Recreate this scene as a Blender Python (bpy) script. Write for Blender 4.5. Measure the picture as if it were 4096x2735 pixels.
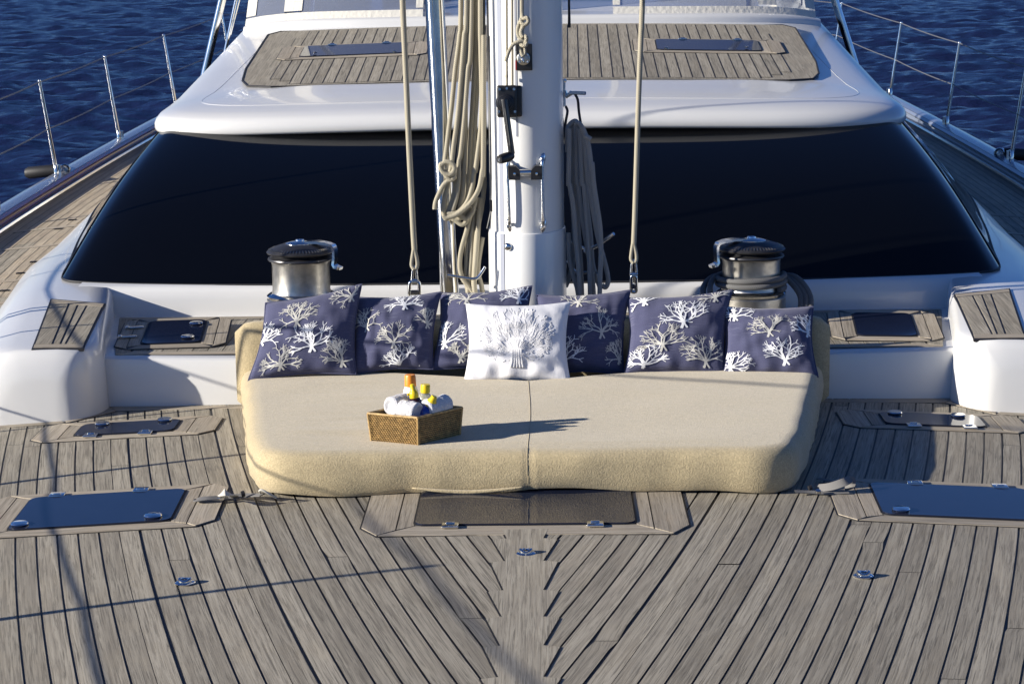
import bpy, bmesh, math, random
from mathutils import Vector, Matrix
random.seed(7)
PI = math.pi
sc = bpy.context.scene
for o in list(bpy.data.objects): bpy.data.objects.remove(o)

# ------------------------------------------------------------------ camera, sky, sun, exposure
F = 8200.0
PITCH = math.atan(1557/8200); ROLL = .0137; YAW = .0172
CAM = Vector((.083, 0, 1.89))
_cy, _sy, _cp, _sp = math.cos(YAW), math.sin(YAW), math.cos(PITCH), math.sin(PITCH)
FW = Vector((-_sy*_cp, _cy*_cp, -_sp))
_r0 = Vector((_cy, _sy, 0)); _u0 = Vector((-_sy*_sp, _cy*_sp, _cp))
RT = _r0*math.cos(ROLL) - _u0*math.sin(ROLL)
UP = _u0*math.cos(ROLL) + _r0*math.sin(ROLL)
cd = bpy.data.cameras.new('camera'); cam = bpy.data.objects.new('camera', cd)
sc.collection.objects.link(cam); sc.camera = cam
cam.matrix_world = Matrix(((RT.x, UP.x, -FW.x, CAM.x), (RT.y, UP.y, -FW.y, CAM.y), (RT.z, UP.z, -FW.z, CAM.z), (0, 0, 0, 1)))
cd.sensor_width = 36; cd.sensor_fit = 'HORIZONTAL'; cd.lens = F/4096*36
cd.clip_start = .1; cd.clip_end = 5000
cd.dof.use_dof = True; cd.dof.focus_distance = 8.3; cd.dof.aperture_fstop = 20

SUN_AZ, SUN_EL = math.radians(16.5), math.radians(18)      # light travels towards +x, a little aft
w = bpy.data.worlds.new('World'); sc.world = w; w.use_nodes = True
nt = w.node_tree; bgn = nt.nodes['Background']
sky = nt.nodes.new('ShaderNodeTexSky'); sky.sky_type = 'NISHITA'; sky.sun_disc = False
sky.sun_elevation = SUN_EL; sky.sun_rotation = math.atan2(-math.cos(SUN_AZ), -math.sin(SUN_AZ))
sky.altitude = 1200; sky.air_density = 1.0; sky.dust_density = .1; sky.ozone_density = 6
tn = nt.nodes.new('ShaderNodeMix'); tn.data_type = 'RGBA'; tn.blend_type = 'MULTIPLY'; tn.inputs[0].default_value = 1
tn.inputs[7].default_value = (.83, .92, 1.18, 1); nt.links.new(sky.outputs[0], tn.inputs[6]); nt.links.new(tn.outputs[2], bgn.inputs[0]); bgn.inputs[1].default_value = .055
sd = bpy.data.lights.new('sun', 'SUN'); sd.energy = 5.0; sd.angle = math.radians(.53); sd.color = (1, .93, .82)
sun = bpy.data.objects.new('sun', sd); sc.collection.objects.link(sun)
_ld = Vector((math.cos(SUN_AZ)*math.cos(SUN_EL), math.sin(SUN_AZ)*math.cos(SUN_EL), -math.sin(SUN_EL)))
sun.rotation_euler = _ld.to_track_quat('-Z', 'Y').to_euler(); sun.location = (-20, -8, 10)
sc.view_settings.view_transform = 'Standard'; sc.view_settings.look = 'None'
sc.view_settings.exposure = .82; sc.view_settings.gamma = 1; sc.view_settings.use_curve_mapping = False

# ------------------------------------------------------------------ placing helpers
def ray(px, py):
    return FW + RT*((px-2048)/F) - UP*((py-1367.5)/F)
def H(px, py, h):
    d = ray(px, py); return CAM + d*((h-CAM.z)/d.z)
def Y(px, py, y):
    d = ray(px, py); return CAM + d*(y/d.y)
def dz(x, y):
    return -.014*x*x + .0175*((y-9.5)+math.sqrt((y-9.5)**2+4)) - .0175*(-3.5+math.sqrt(16.25))
def G(px, py, e=0.0):
    h = 0
    for _ in range(30):
        p = H(px, py, h+e); h = h*.4+.6*dz(p.x, p.y)
    return p
def SL(y):
    if y < 15: return .22-.03*(y-7.7)
    return -.001-.008*min(y-15, 6)
_B = {}
def B(y):
    k = round(y*20)
    if k not in _B:
        v = 3.10; n = 60
        for i in range(n): v += SL(7.7+(k/20-7.7)*(i+.5)/n)*(k/20-7.7)/n
        _B[k] = v
    return _B[k]
def lerp(a, b, t): return a+(b-a)*t
def itp(x, tab):
    if x <= tab[0][0]: return tab[0][1]
    for (a, va), (b, vb) in zip(tab, tab[1:]):
        if x <= b: return va+(vb-va)*(x-a)/(b-a)
    return tab[-1][1]
def catmull(pts, n=6, closed=False):
    P = [Vector(p) for p in pts]; out = []
    m = len(P)
    rng = range(m) if closed else range(m-1)
    for i in rng:
        if closed: a, b, c, d = P[(i-1) % m], P[i], P[(i+1) % m], P[(i+2) % m]
        else: a, b, c, d = P[max(i-1, 0)], P[i], P[i+1], P[min(i+2, m-1)]
        for j in range(n):
            t = j/n
            out.append(.5*((2*b)+(c-a)*t+(2*a-5*b+4*c-d)*t*t+(3*b-a-3*c+d)*t*t*t))
    if not closed: out.append(P[-1].copy())
    return out

# ------------------------------------------------------------------ mesh collector
class MB:
    def __init__(s): s.v = []; s.f = []; s.m = []; s.uv = []; s.r = []
    def add(s, vs, fs, m=0, uvs=None, r=0.0):
        o = len(s.v); s.v += [tuple(v) for v in vs]
        for i, f in enumerate(fs):
            s.f.append([a+o for a in f]); s.m.append(m); s.r.append(r)
            s.uv.append(uvs[i] if uvs else None)
        return s
    def build(s, name, mats, parent=None, smooth=True, angle=40, bevel=0):
        me = bpy.data.meshes.new(name); me.from_pydata(s.v, [], s.f)
        for m in (mats if isinstance(mats, (list, tuple)) else [mats]): me.materials.append(m)
        me.polygons.foreach_set('material_index', s.m)
        if any(u for u in s.uv):
            ul = me.uv_layers.new(name='UVMap'); dat = []
            for f, u in zip(s.f, s.uv):
                if u:
                    for q in u: dat += [q[0], q[1]]
                else: dat += [0, 0]*len(f)
            ul.data.foreach_set('uv', dat)
        at = me.attributes.new('rnd', 'FLOAT', 'FACE'); at.data.foreach_set('value', s.r)
        if bevel:
            b = bmesh.new(); b.from_mesh(me)
            bmesh.ops.remove_doubles(b, verts=b.verts, dist=1e-5)
            bmesh.ops.bevel(b, geom=[e for e in b.edges if len(e.link_faces) == 2 and e.calc_face_angle(0) > .5], offset=bevel, segments=3, profile=.6, affect='EDGES', clamp_overlap=True)
            b.to_mesh(me); b.free()
        if smooth: me.shade_smooth(); me.set_sharp_from_angle(angle=math.radians(angle))
        me.update()
        o = bpy.data.objects.new(name, me); sc.collection.objects.link(o)
        if parent: o.parent = parent
        return o
    # shapes
    def box(s, c, d, rot=None, m=0):
        R = rot or Matrix.Identity(3); c = Vector(c)
        vs = [c+R@Vector((sx*d[0]/2, sy*d[1]/2, sz*d[2]/2)) for sx in (-1, 1) for sy in (-1, 1) for sz in (-1, 1)]
        return s.add(vs, [(0, 1, 3, 2), (4, 6, 7, 5), (0, 4, 5, 1), (2, 3, 7, 6), (0, 2, 6, 4), (1, 5, 7, 3)], m)
    def tube(s, pts, r, n=10, m=0, cap=True, smooth=0, closed=False, flat=1.0, rr=None):
        P = [Vector(p) for p in pts]
        if smooth: P = catmull(P, smooth, closed)
        N = len(P); ref = None; rings = []; L = 0; Ls = [0]
        for i in range(1, N): L += (P[i]-P[i-1]).length; Ls.append(L)
        for i in range(N):
            if closed: t = P[(i+1) % N]-P[i-1]
            else: t = P[min(i+1, N-1)]-P[max(i-1, 0)]
            t.normalize()
            if ref is None:
                ref = Vector((0, 1, 0)) if abs(t.y) < .9 else Vector((1, 0, 0))
            a = (ref-t*ref.dot(t)).normalized(); ref = a; b = t.cross(a)
            q = rr(i/(N-1)) if rr else r
            if not isinstance(q, (int, float)): q = r
            rings.append([P[i]+a*math.cos(2*PI*k/n)*q*flat+b*math.sin(2*PI*k/n)*q for k in range(n)])
        vs = [v for R_ in rings for v in R_]; fs = []; uv = []
        for i in range(N if closed else N-1):
            j = (i+1) % N; l0 = Ls[i]; l1 = Ls[j] if j else L+.01
            for k in range(n):
                k2 = (k+1) % n
                fs.append((i*n+k, j*n+k, j*n+k2, i*n+k2)); uv.append([(k/n, l0), (k/n, l1), ((k+1)/n, l1), ((k+1)/n, l0)])
        if cap and not closed:
            fs.append(tuple(range(n))); uv.append([(0, 0)]*n)
            fs.append(tuple((N-1)*n+k for k in reversed(range(n)))); uv.append([(0, 0)]*n)
        return s.add(vs, fs, m, uv)
    def lathe(s, prof, c, n=32, m=0, axis=None, sx=1, sy=1):
        c = Vector(c); R = Matrix.Identity(3)
        if axis is not None: R = Vector((0, 0, 1)).rotation_difference(Vector(axis)).to_matrix()
        vs = []; fs = []
        for (r, z) in prof:
            for k in range(n):
                vs.append(c+R@Vector((r*math.cos(2*PI*k/n)*sx, r*math.sin(2*PI*k/n)*sy, z)))
        N = len(prof)
        for i in range(N-1):
            for k in range(n):
                k2 = (k+1) % n; fs.append((i*n+k, i*n+k2, (i+1)*n+k2, (i+1)*n+k))
        if prof[0][0] > 1e-5: fs.append(tuple(reversed(range(n))))
        if prof[-1][0] > 1e-5: fs.append(tuple((N-1)*n+k for k in range(n)))
        return s.add(vs, fs, m)
    def grid(s, rows, m=0, uvs=None, flip=False, r=0.0):
        nr, nc = len(rows), len(rows[0]); vs = [v for R_ in rows for v in R_]; fs = []; uv = []
        for i in range(nr-1):
            for j in range(nc-1):
                q = [i*nc+j, i*nc+j+1, (i+1)*nc+j+1, (i+1)*nc+j]
                if flip: q.reverse()
                fs.append(tuple(q))
                if uvs: uv.append([uvs[a//nc][a % nc] for a in q])
        return s.add(vs, fs, m, uv if uvs else None, r)
    def prism(s, poly, zf, e0, e1, m=0):
        n = len(poly)
        vs = [(p[0], p[1], zf(p[0], p[1])+e1) for p in poly]+[(p[0], p[1], zf(p[0], p[1])+e0) for p in poly]
        fs = [tuple(range(n))]+[(i, i+n, (i+1) % n+n, (i+1) % n) for i in range(n)]
        return s.add(vs, fs, m)
    def board(s, poly, zf, e, ang=0.0, m=0, r=None, shrink=.0025, side=.004):
        # a flat board: poly in (x, y), grain along angle ang from +y
        r = random.random() if r is None else r
        cx = sum(p[0] for p in poly)/len(poly); cy = sum(p[1] for p in poly)/len(poly)
        area = sum(poly[i][0]*poly[(i+1) % len(poly)][1]-poly[(i+1) % len(poly)][0]*poly[i][1] for i in range(len(poly)))
        if area < 0: poly = poly[::-1]
        n = len(poly); P = []
        for i in range(n):
            a, b, c = Vector(poly[i-1]), Vector(poly[i]), Vector(poly[(i+1) % n])
            d1 = (b-a).normalized(); d2 = (c-b).normalized()
            n1 = Vector((-d1.y, d1.x)); n2 = Vector((-d2.y, d2.x)); k = n1+n2
            k = k/max(.3, k.dot(n1)) if k.length > 1e-6 else n1
            P.append(b+k*shrink)
        ca, sa = math.cos(ang), math.sin(ang)
        uv = [((p.x-cx)*ca+(p.y-cy)*sa, -(p.x-cx)*sa+(p.y-cy)*ca) for p in P]
        vs = [(p.x, p.y, zf(p.x, p.y)+e) for p in P]+[(p.x, p.y, zf(p.x, p.y)+e-side) for p in P]
        fs = [tuple(range(n))]+[(i, i+n, (i+1) % n+n, (i+1) % n) for i in range(n)]
        us = [uv]+[[uv[i], uv[i], uv[(i+1) % n], uv[(i+1) % n]] for i in range(n)]
        return s.add(vs, fs, m, us, r)

def thing(name, label, cat, loc=(0, 0, 0), group=None):
    o = bpy.data.objects.new(name, None); sc.collection.objects.link(o); o.location = loc
    o.empty_display_size = .1
    tag(o, label, cat, group); TH.append(o); return o
TH = []
def tag(o, label, cat, group=None):
    o['label'] = label; o['category'] = cat
    if group: o['group'] = group
    return o
def fix_origin(t):
    # children were built in world space: keep them there under the moved empty
    bpy.context.view_layer.update()
def structure(o): o['kind'] = 'structure'; return o

# ------------------------------------------------------------------ materials
def mat(name, col, rough=.5, metal=0, spec=.5, coat=0, bump=None, vary=0, vscale=3, trans=0, aniso=0, sheen=0):
    m = bpy.data.materials.new(name); m.use_nodes = True; n = m.node_tree.nodes; l = m.node_tree.links
    b = n['Principled BSDF']
    b.inputs['Base Color'].default_value = (*col, 1); b.inputs['Roughness'].default_value = rough
    b.inputs['Metallic'].default_value = metal; b.inputs['Specular IOR Level'].default_value = spec
    b.inputs['Coat Weight'].default_value = coat; b.inputs['Coat Roughness'].default_value = .05
    b.inputs['Transmission Weight'].default_value = trans
    b.inputs['Sheen Weight'].default_value = sheen
    tc = n.new('ShaderNodeTexCoord')
    if vary:
        no = n.new('ShaderNodeTexNoise'); no.inputs['Scale'].default_value = vscale; no.inputs['Detail'].default_value = 6
        l.new(tc.outputs['Object'], no.inputs['Vector'])
        r = n.new('ShaderNodeMapRange'); r.inputs[1].default_value = .3; r.inputs[2].default_value = .7
        r.inputs[3].default_value = 1-vary; r.inputs[4].default_value = 1+vary
        l.new(no.outputs[0], r.inputs[0])
        mx = n.new('ShaderNodeVectorMath'); mx.operation = 'SCALE'; mx.inputs[0].default_value = col
        l.new(r.outputs[0], mx.inputs['Scale']); l.new(mx.outputs[0], b.inputs['Base Color'])
        rr = n.new('ShaderNodeMapRange'); rr.inputs[3].default_value = max(0, rough-.5*vary*rough); rr.inputs[4].default_value = min(1, rough+.9*vary*rough)
        l.new(no.outputs[0], rr.inputs[0]); l.new(rr.outputs[0], b.inputs['Roughness'])
    if bump:
        no = n.new('ShaderNodeTexNoise'); no.inputs['Scale'].default_value = bump[0]; no.inputs['Detail'].default_value = 4
        l.new(tc.outputs['Object'], no.inputs['Vector'])
        bp = n.new('ShaderNodeBump'); bp.inputs['Strength'].default_value = bump[1]; bp.inputs['Distance'].default_value = bump[2]
        l.new(no.outputs[0], bp.inputs['Height']); l.new(bp.outputs[0], b.inputs['Normal'])
    return m

def wood(name, dark, light, stain, gold=(0.36, .27, .17), goldf=.3, bstr=.5):
    m = bpy.data.materials.new(name); m.use_nodes = True; n = m.node_tree.nodes; l = m.node_tree.links
    b = n['Principled BSDF']; b.inputs['Roughness'].default_value = .72; b.inputs['Specular IOR Level'].default_value = .25
    uv = n.new('ShaderNodeUVMap'); uv.uv_map = 'UVMap'
    at = n.new('ShaderNodeAttribute'); at.attribute_name = 'rnd'
    sep = n.new('ShaderNodeSeparateXYZ'); l.new(uv.outputs[0], sep.inputs[0])
    def comb(sx, sy, rs):
        c = n.new('ShaderNodeCombineXYZ')
        for i, (src, k) in enumerate(((sep.outputs[0], sx), (sep.outputs[1], sy), (at.outputs['Fac'], rs))):
            q = n.new('ShaderNodeMath'); q.operation = 'MULTIPLY'; q.inputs[1].default_value = k
            l.new(src, q.inputs[0]); l.new(q.outputs[0], c.inputs[i])
        return c.outputs[0]
    def noise(vec, detail=4, rough=.6, dist=0):
        q = n.new('ShaderNodeTexNoise'); q.inputs['Scale'].default_value = 1; q.inputs['Detail'].default_value = detail
        q.inputs['Roughness'].default_value = rough; q.inputs['Distortion'].default_value = dist
        l.new(vec, q.inputs['Vector']); return q.outputs[0]
    g1 = noise(comb(175, 4.2, 90), 4, .7, .8)      # grain lines
    g2 = noise(comb(38, 1.6, 57), 3, .6, 1.2)      # wide figure
    g3 = noise(comb(10, 3.2, 31), 5, .6, .3)       # stains
    def rng(x, a, b_, c=0, d=1):
        q = n.new('ShaderNodeMapRange'); q.inputs[1].default_value = a; q.inputs[2].default_value = b_
        q.inputs[3].default_value = c; q.inputs[4].default_value = d; l.new(x, q.inputs[0]); return q.outputs[0]
    def mix(f, A, Bc, t='MIX'):
        q = n.new('ShaderNodeMix'); q.data_type = 'RGBA'; q.blend_type = t
        if isinstance(f, float): q.inputs[0].default_value = f
        else: l.new(f, q.inputs[0])
        for i, c in ((6, A), (7, Bc)):
            if isinstance(c, tuple): q.inputs[i].default_value = (*c, 1)
            else: l.new(c, q.inputs[i])
        return q.outputs[2]
    c0 = mix(rng(g1, .36, .54), dark, light)
    c1 = mix(rng(g2, .42, .62, 0, .5), c0, stain)
    gf = n.new('ShaderNodeMath'); gf.operation = 'MULTIPLY'; gf.inputs[1].default_value = goldf
    l.new(rng(g3, .5, .72), gf.inputs[0])
    c2 = mix(gf.outputs[0], c1, gold)
    rv = n.new('ShaderNodeTexWhiteNoise'); rv.noise_dimensions = '1D'; l.new(at.outputs['Fac'], rv.inputs['W'])
    val = n.new('ShaderNodeVectorMath'); val.operation = 'SCALE'; l.new(c2, val.inputs[0]); l.new(rng(rv.outputs[0], 0, 1, .84, 1.12), val.inputs['Scale'])
    l.new(val.outputs[0], b.inputs['Base Color'])
    bp = n.new('ShaderNodeBump'); bp.inputs['Strength'].default_value = bstr; bp.inputs['Distance'].default_value = .0015
    l.new(g1, bp.inputs['Height']); l.new(bp.outputs[0], b.inputs['Normal'])
    return m

def rope_mat(name, col, k=1.0):
    m = mat(name, col, .8, spec=.2); n = m.node_tree.nodes; l = m.node_tree.links; b = n['Principled BSDF']
    uv = n.new('ShaderNodeUVMap'); uv.uv_map = 'UVMap'
    sep = n.new('ShaderNodeSeparateXYZ'); l.new(uv.outputs[0], sep.inputs[0])
    outs = []
    for sg in (1, -1):
        a = n.new('ShaderNodeMath'); a.operation = 'MULTIPLY'; a.inputs[1].default_value = 2*PI*5; l.new(sep.outputs[0], a.inputs[0])
        c = n.new('ShaderNodeMath'); c.operation = 'MULTIPLY'; c.inputs[1].default_value = sg*2*PI*120*k; l.new(sep.outputs[1], c.inputs[0])
        d = n.new('ShaderNodeMath'); d.operation = 'ADD'; l.new(a.outputs[0], d.inputs[0]); l.new(c.outputs[0], d.inputs[1])
        e = n.new('ShaderNodeMath'); e.operation = 'SINE'; l.new(d.outputs[0], e.inputs[0]); outs.append(e.outputs[0])
    p = n.new('ShaderNodeMath'); p.operation = 'MAXIMUM'; l.new(outs[0], p.inputs[0]); l.new(outs[1], p.inputs[1])
    r = n.new('ShaderNodeMapRange'); r.inputs[1].default_value = -.8; r.inputs[2].default_value = 1; r.inputs[3].default_value = .78; r.inputs[4].default_value = 1.05; l.new(p.outputs[0], r.inputs[0])
    s = n.new('ShaderNodeVectorMath'); s.operation = 'SCALE'; s.inputs[0].default_value = col; l.new(r.outputs[0], s.inputs['Scale']); l.new(s.outputs[0], b.inputs['Base Color'])
    bp = n.new('ShaderNodeBump'); bp.inputs['Strength'].default_value = .8; bp.inputs['Distance'].default_value = .0015; l.new(p.outputs[0], bp.inputs['Height']); l.new(bp.outputs[0], b.inputs['Normal'])
    return m

M = {}
M['teak'] = wood('teak_weathered', (.150, .135, .106), (.365, .330, .262), (.205, .180, .141), (.37, .315, .225), .3)
M['teak_side'] = wood('teak_golden', (.20, .17, .13), (.44, .375, .28), (.27, .225, .17), (.44, .34, .22), .5)
M['teak_light'] = wood('teak_margin', (.20, .175, .135), (.41, .36, .285), (.27, .232, .18), (.45, .36, .25), .4)
M['caulk'] = mat('caulk', (.012, .012, .015), .55)
M['white'] = mat('gelcoat_white', (.635, .635, .625), .25, coat=.35, vary=.03, vscale=1.5)
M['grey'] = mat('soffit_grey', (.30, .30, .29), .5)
M['glass'] = mat('tinted_glass', (.002, .0022, .003), .02, spec=.24, vary=.02)
M['acryl'] = mat('smoked_acrylic', (.012, .016, .034), .04, spec=.42, vary=.1, vscale=9)
M['steel'] = mat('polished_steel', (.72, .72, .71), .12, 1, vary=.15, vscale=14)
M['brush'] = mat('brushed_steel', (.46, .44, .40), .34, 1, vary=.15, vscale=40, bump=(260, .25, .001))
M['black'] = mat('black_plastic', (.012, .012, .014), .35, vary=.2, vscale=20)
M['rubber'] = mat('dark_rubber', (.010, .010, .012), .6)
M['rope'] = rope_mat('rope_beige', (.42, .385, .295)); M['rope2'] = rope_mat('rope_grey', (.36, .35, .33)); M['cord'] = rope_mat('dark_cord', (.06, .06, .07))
M['thin'] = rope_mat('rope_thin', (.40, .36, .27), 2)
M['web'] = mat('webbing', (.5, .48, .42), .8, bump=(300, .5, .001))
M['webd'] = mat('webbing_dark', (.16, .155, .15), .85, bump=(300, .5, .001))
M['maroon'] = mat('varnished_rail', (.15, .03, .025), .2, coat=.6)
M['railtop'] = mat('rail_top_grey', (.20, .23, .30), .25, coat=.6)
M['wire'] = mat('guard_wire', (.11, .11, .115), .5)
M['acryl2'] = mat('smoked_acrylic_matt', (.008, .010, .022), .04, spec=.25, vary=.1, vscale=9)
M['tailer'] = mat('dark_anodised', (.06, .06, .065), .38, .7, vary=.15, vscale=30)
M['hull'] = mat('hull_blue', (.012, .02, .06), .15, coat=1)
M['canvas'] = mat('white_canvas', (.60, .58, .52), .8, bump=(35, .5, .01))
M['mast'] = mat('mast_paint', (.74, .74, .72), .25, coat=.4, vary=.02, vscale=2)
M['line'] = mat('grey_groove', (.25, .27, .33), .5)

def terry(name, col, sc_=260, st=.8, dist=.004, big=.12):
    m = mat(name, col, .95, spec=.1, sheen=.3); n = m.node_tree.nodes; l = m.node_tree.links; b = n['Principled BSDF']
    tc = n.new('ShaderNodeTexCoord')
    no = n.new('ShaderNodeTexNoise'); no.inputs['Scale'].default_value = sc_; no.inputs['Detail'].default_value = 3; no.inputs['Roughness'].default_value = .7
    n2 = n.new('ShaderNodeTexNoise'); n2.inputs['Scale'].default_value = 38; n2.inputs['Detail'].default_value = 8; n2.inputs['Roughness'].default_value = .75
    for q in (no, n2): l.new(tc.outputs['Object'], q.inputs['Vector'])
    r = n.new('ShaderNodeMapRange'); r.inputs[1].default_value = .3; r.inputs[2].default_value = .7; r.inputs[3].default_value = .72; r.inputs[4].default_value = 1.12; l.new(no.outputs[0], r.inputs[0])
    r2 = n.new('ShaderNodeMapRange'); r2.inputs[1].default_value = .35; r2.inputs[2].default_value = .65; r2.inputs[3].default_value = 1-big; r2.inputs[4].default_value = 1+big*.5; l.new(n2.outputs[0], r2.inputs[0])
    mu = n.new('ShaderNodeMath'); mu.operation = 'MULTIPLY'; l.new(r.outputs[0], mu.inputs[0]); l.new(r2.outputs[0], mu.inputs[1])
    s = n.new('ShaderNodeVectorMath'); s.operation = 'SCALE'; s.inputs[0].default_value = col; l.new(mu.outputs[0], s.inputs['Scale']); l.new(s.outputs[0], b.inputs['Base Color'])
    bp = n.new('ShaderNodeBump'); bp.inputs['Strength'].default_value = st; bp.inputs['Distance'].default_value = dist; l.new(no.outputs[0], bp.inputs['Height']); l.new(bp.outputs[0], b.inputs['Normal'])
    return m
M['pad'] = terry('terry_beige', (.48, .395, .240), 170, .65, .004, .10)
M['towel'] = terry('terry_white', (.8, .8, .82), 260, 1, .006, .03)
def linen(name, col):
    m = mat(name, col, .9, spec=.1, sheen=.2); n = m.node_tree.nodes; l = m.node_tree.links; b = n['Principled BSDF']
    uv = n.new('ShaderNodeUVMap'); uv.uv_map = 'UVMap'
    mp = n.new('ShaderNodeMapping'); mp.inputs['Scale'].default_value = (5, 130, 1); l.new(uv.outputs[0], mp.inputs['Vector'])
    no = n.new('ShaderNodeTexNoise'); no.inputs['Scale'].default_value = 1; no.inputs['Detail'].default_value = 2; l.new(mp.outputs[0], no.inputs['Vector'])
    r = n.new('ShaderNodeMapRange'); r.inputs[1].default_value = .62; r.inputs[2].default_value = .74; r.inputs[4].default_value = .45; l.new(no.outputs[0], r.inputs[0])
    n2 = n.new('ShaderNodeTexNoise'); n2.inputs['Scale'].default_value = 120; l.new(uv.outputs[0], n2.inputs['Vector'])
    r2 = n.new('ShaderNodeMapRange'); r2.inputs[1].default_value = .3; r2.inputs[2].default_value = .7; r2.inputs[3].default_value = .8; r2.inputs[4].default_value = 1.2; l.new(n2.outputs[0], r2.inputs[0])
    s = n.new('ShaderNodeVectorMath'); s.operation = 'SCALE'; s.inputs[0].default_value = col; l.new(r2.outputs[0], s.inputs['Scale'])
    mx = n.new('ShaderNodeMix'); mx.data_type = 'RGBA'; l.new(r.outputs[0], mx.inputs[0]); l.new(s.outputs[0], mx.inputs[6]); mx.inputs[7].default_value = (.30, .31, .40, 1)
    l.new(mx.outputs[2], b.inputs['Base Color'])
    bp = n.new('ShaderNodeBump'); bp.inputs['Strength'].default_value = .3; bp.inputs['Distance'].default_value = .001; l.new(n2.outputs[0], bp.inputs['Height']); l.new(bp.outputs[0], b.inputs['Normal'])
    return m
M['navy'] = linen('linen_navy', (.070, .074, .135))
M['coralw'] = mat('print_white', (.72, .73, .75), .85, bump=(200, .4, .001)); M['coralc'] = mat('print_cream', (.52, .51, .47), .85, bump=(200, .4, .001))
M['cotton'] = mat('cotton_white', (.70, .70, .72), .85, bump=(14, .35, .012))
# ------------------------------------------------------------------ water
def water():
    import numpy as np
    rs = np.random.RandomState(3)
    ys = [5.0]
    while ys[-1] < 420: ys.append(ys[-1]*1.0042+(.012 if ys[-1] > 14 else .04))
    ys = np.array(ys); us = np.concatenate([-np.geomspace(2.2, .34, 160)[:-1], np.linspace(-.34, .34, 600), np.geomspace(.34, 2.2, 160)[1:]])
    U, YY = np.meshgrid(us, ys); X = U*YY
    Z = np.zeros_like(X)
    for i in range(70):
        lam = .40*(14 ** (rs.rand()**1.25)); k = 2*PI/lam; th = rs.normal(math.radians(80), .5)
        kx, ky = k*math.cos(th), k*math.sin(th)
        ph = kx*X+ky*YY+rs.rand()*6.28
        amp = .0088*lam**.85
        Z += amp*(np.sin(ph)+.25*np.cos(2*ph))*(np.clip(lam/(YY*.0045*2.2), 0, 1)**2)
    V = np.stack([X, YY, Z-1.95], -1).reshape(-1, 3)
    nr, nc = X.shape
    idx = np.arange(nr*nc).reshape(nr, nc)
    Fq = np.stack([idx[:-1, :-1], idx[:-1, 1:], idx[1:, 1:], idx[1:, :-1]], -1).reshape(-1, 4)
    far = np.array([(-3000, -500, -2.25), (3000, -500, -2.25), (3000, 4000, -2.25), (-3000, 4000, -2.25)])
    V = np.concatenate([V, far]); Fq = np.concatenate([Fq, [[nr*nc, nr*nc+1, nr*nc+2, nr*nc+3]]])
    me = bpy.data.meshes.new('water'); me.vertices.add(len(V)); me.vertices.foreach_set('co', V.ravel())
    me.loops.add(Fq.size); me.loops.foreach_set('vertex_index', Fq.ravel())
    me.polygons.add(len(Fq)); me.polygons.foreach_set('loop_start', np.arange(0, Fq.size, 4)); me.polygons.foreach_set('loop_total', np.full(len(Fq), 4))
    me.update(); me.shade_smooth()
    m = mat('sea_water', (.007, .011, .042), .20, spec=.45); n = m.node_tree.nodes; l = m.node_tree.links
    tc = n.new('ShaderNodeTexCoord'); mp = n.new('ShaderNodeMapping'); mp.inputs['Scale'].default_value = (1.2, 2.6, 1); l.new(tc.outputs['Object'], mp.inputs['Vector'])
    no = n.new('ShaderNodeTexNoise'); no.inputs['Scale'].default_value = 1.6; no.inputs['Detail'].default_value = 5; l.new(mp.outputs[0], no.inputs['Vector'])
    bp = n.new('ShaderNodeBump'); bp.inputs['Strength'].default_value = .55; bp.inputs['Distance'].default_value = .22; l.new(no.outputs[0], bp.inputs['Height']); l.new(bp.outputs[0], n['Principled BSDF'].inputs['Normal'])
    me.materials.append(m)
    o = bpy.data.objects.new('water', me); sc.collection.objects.link(o); structure(o)
water()

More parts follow.
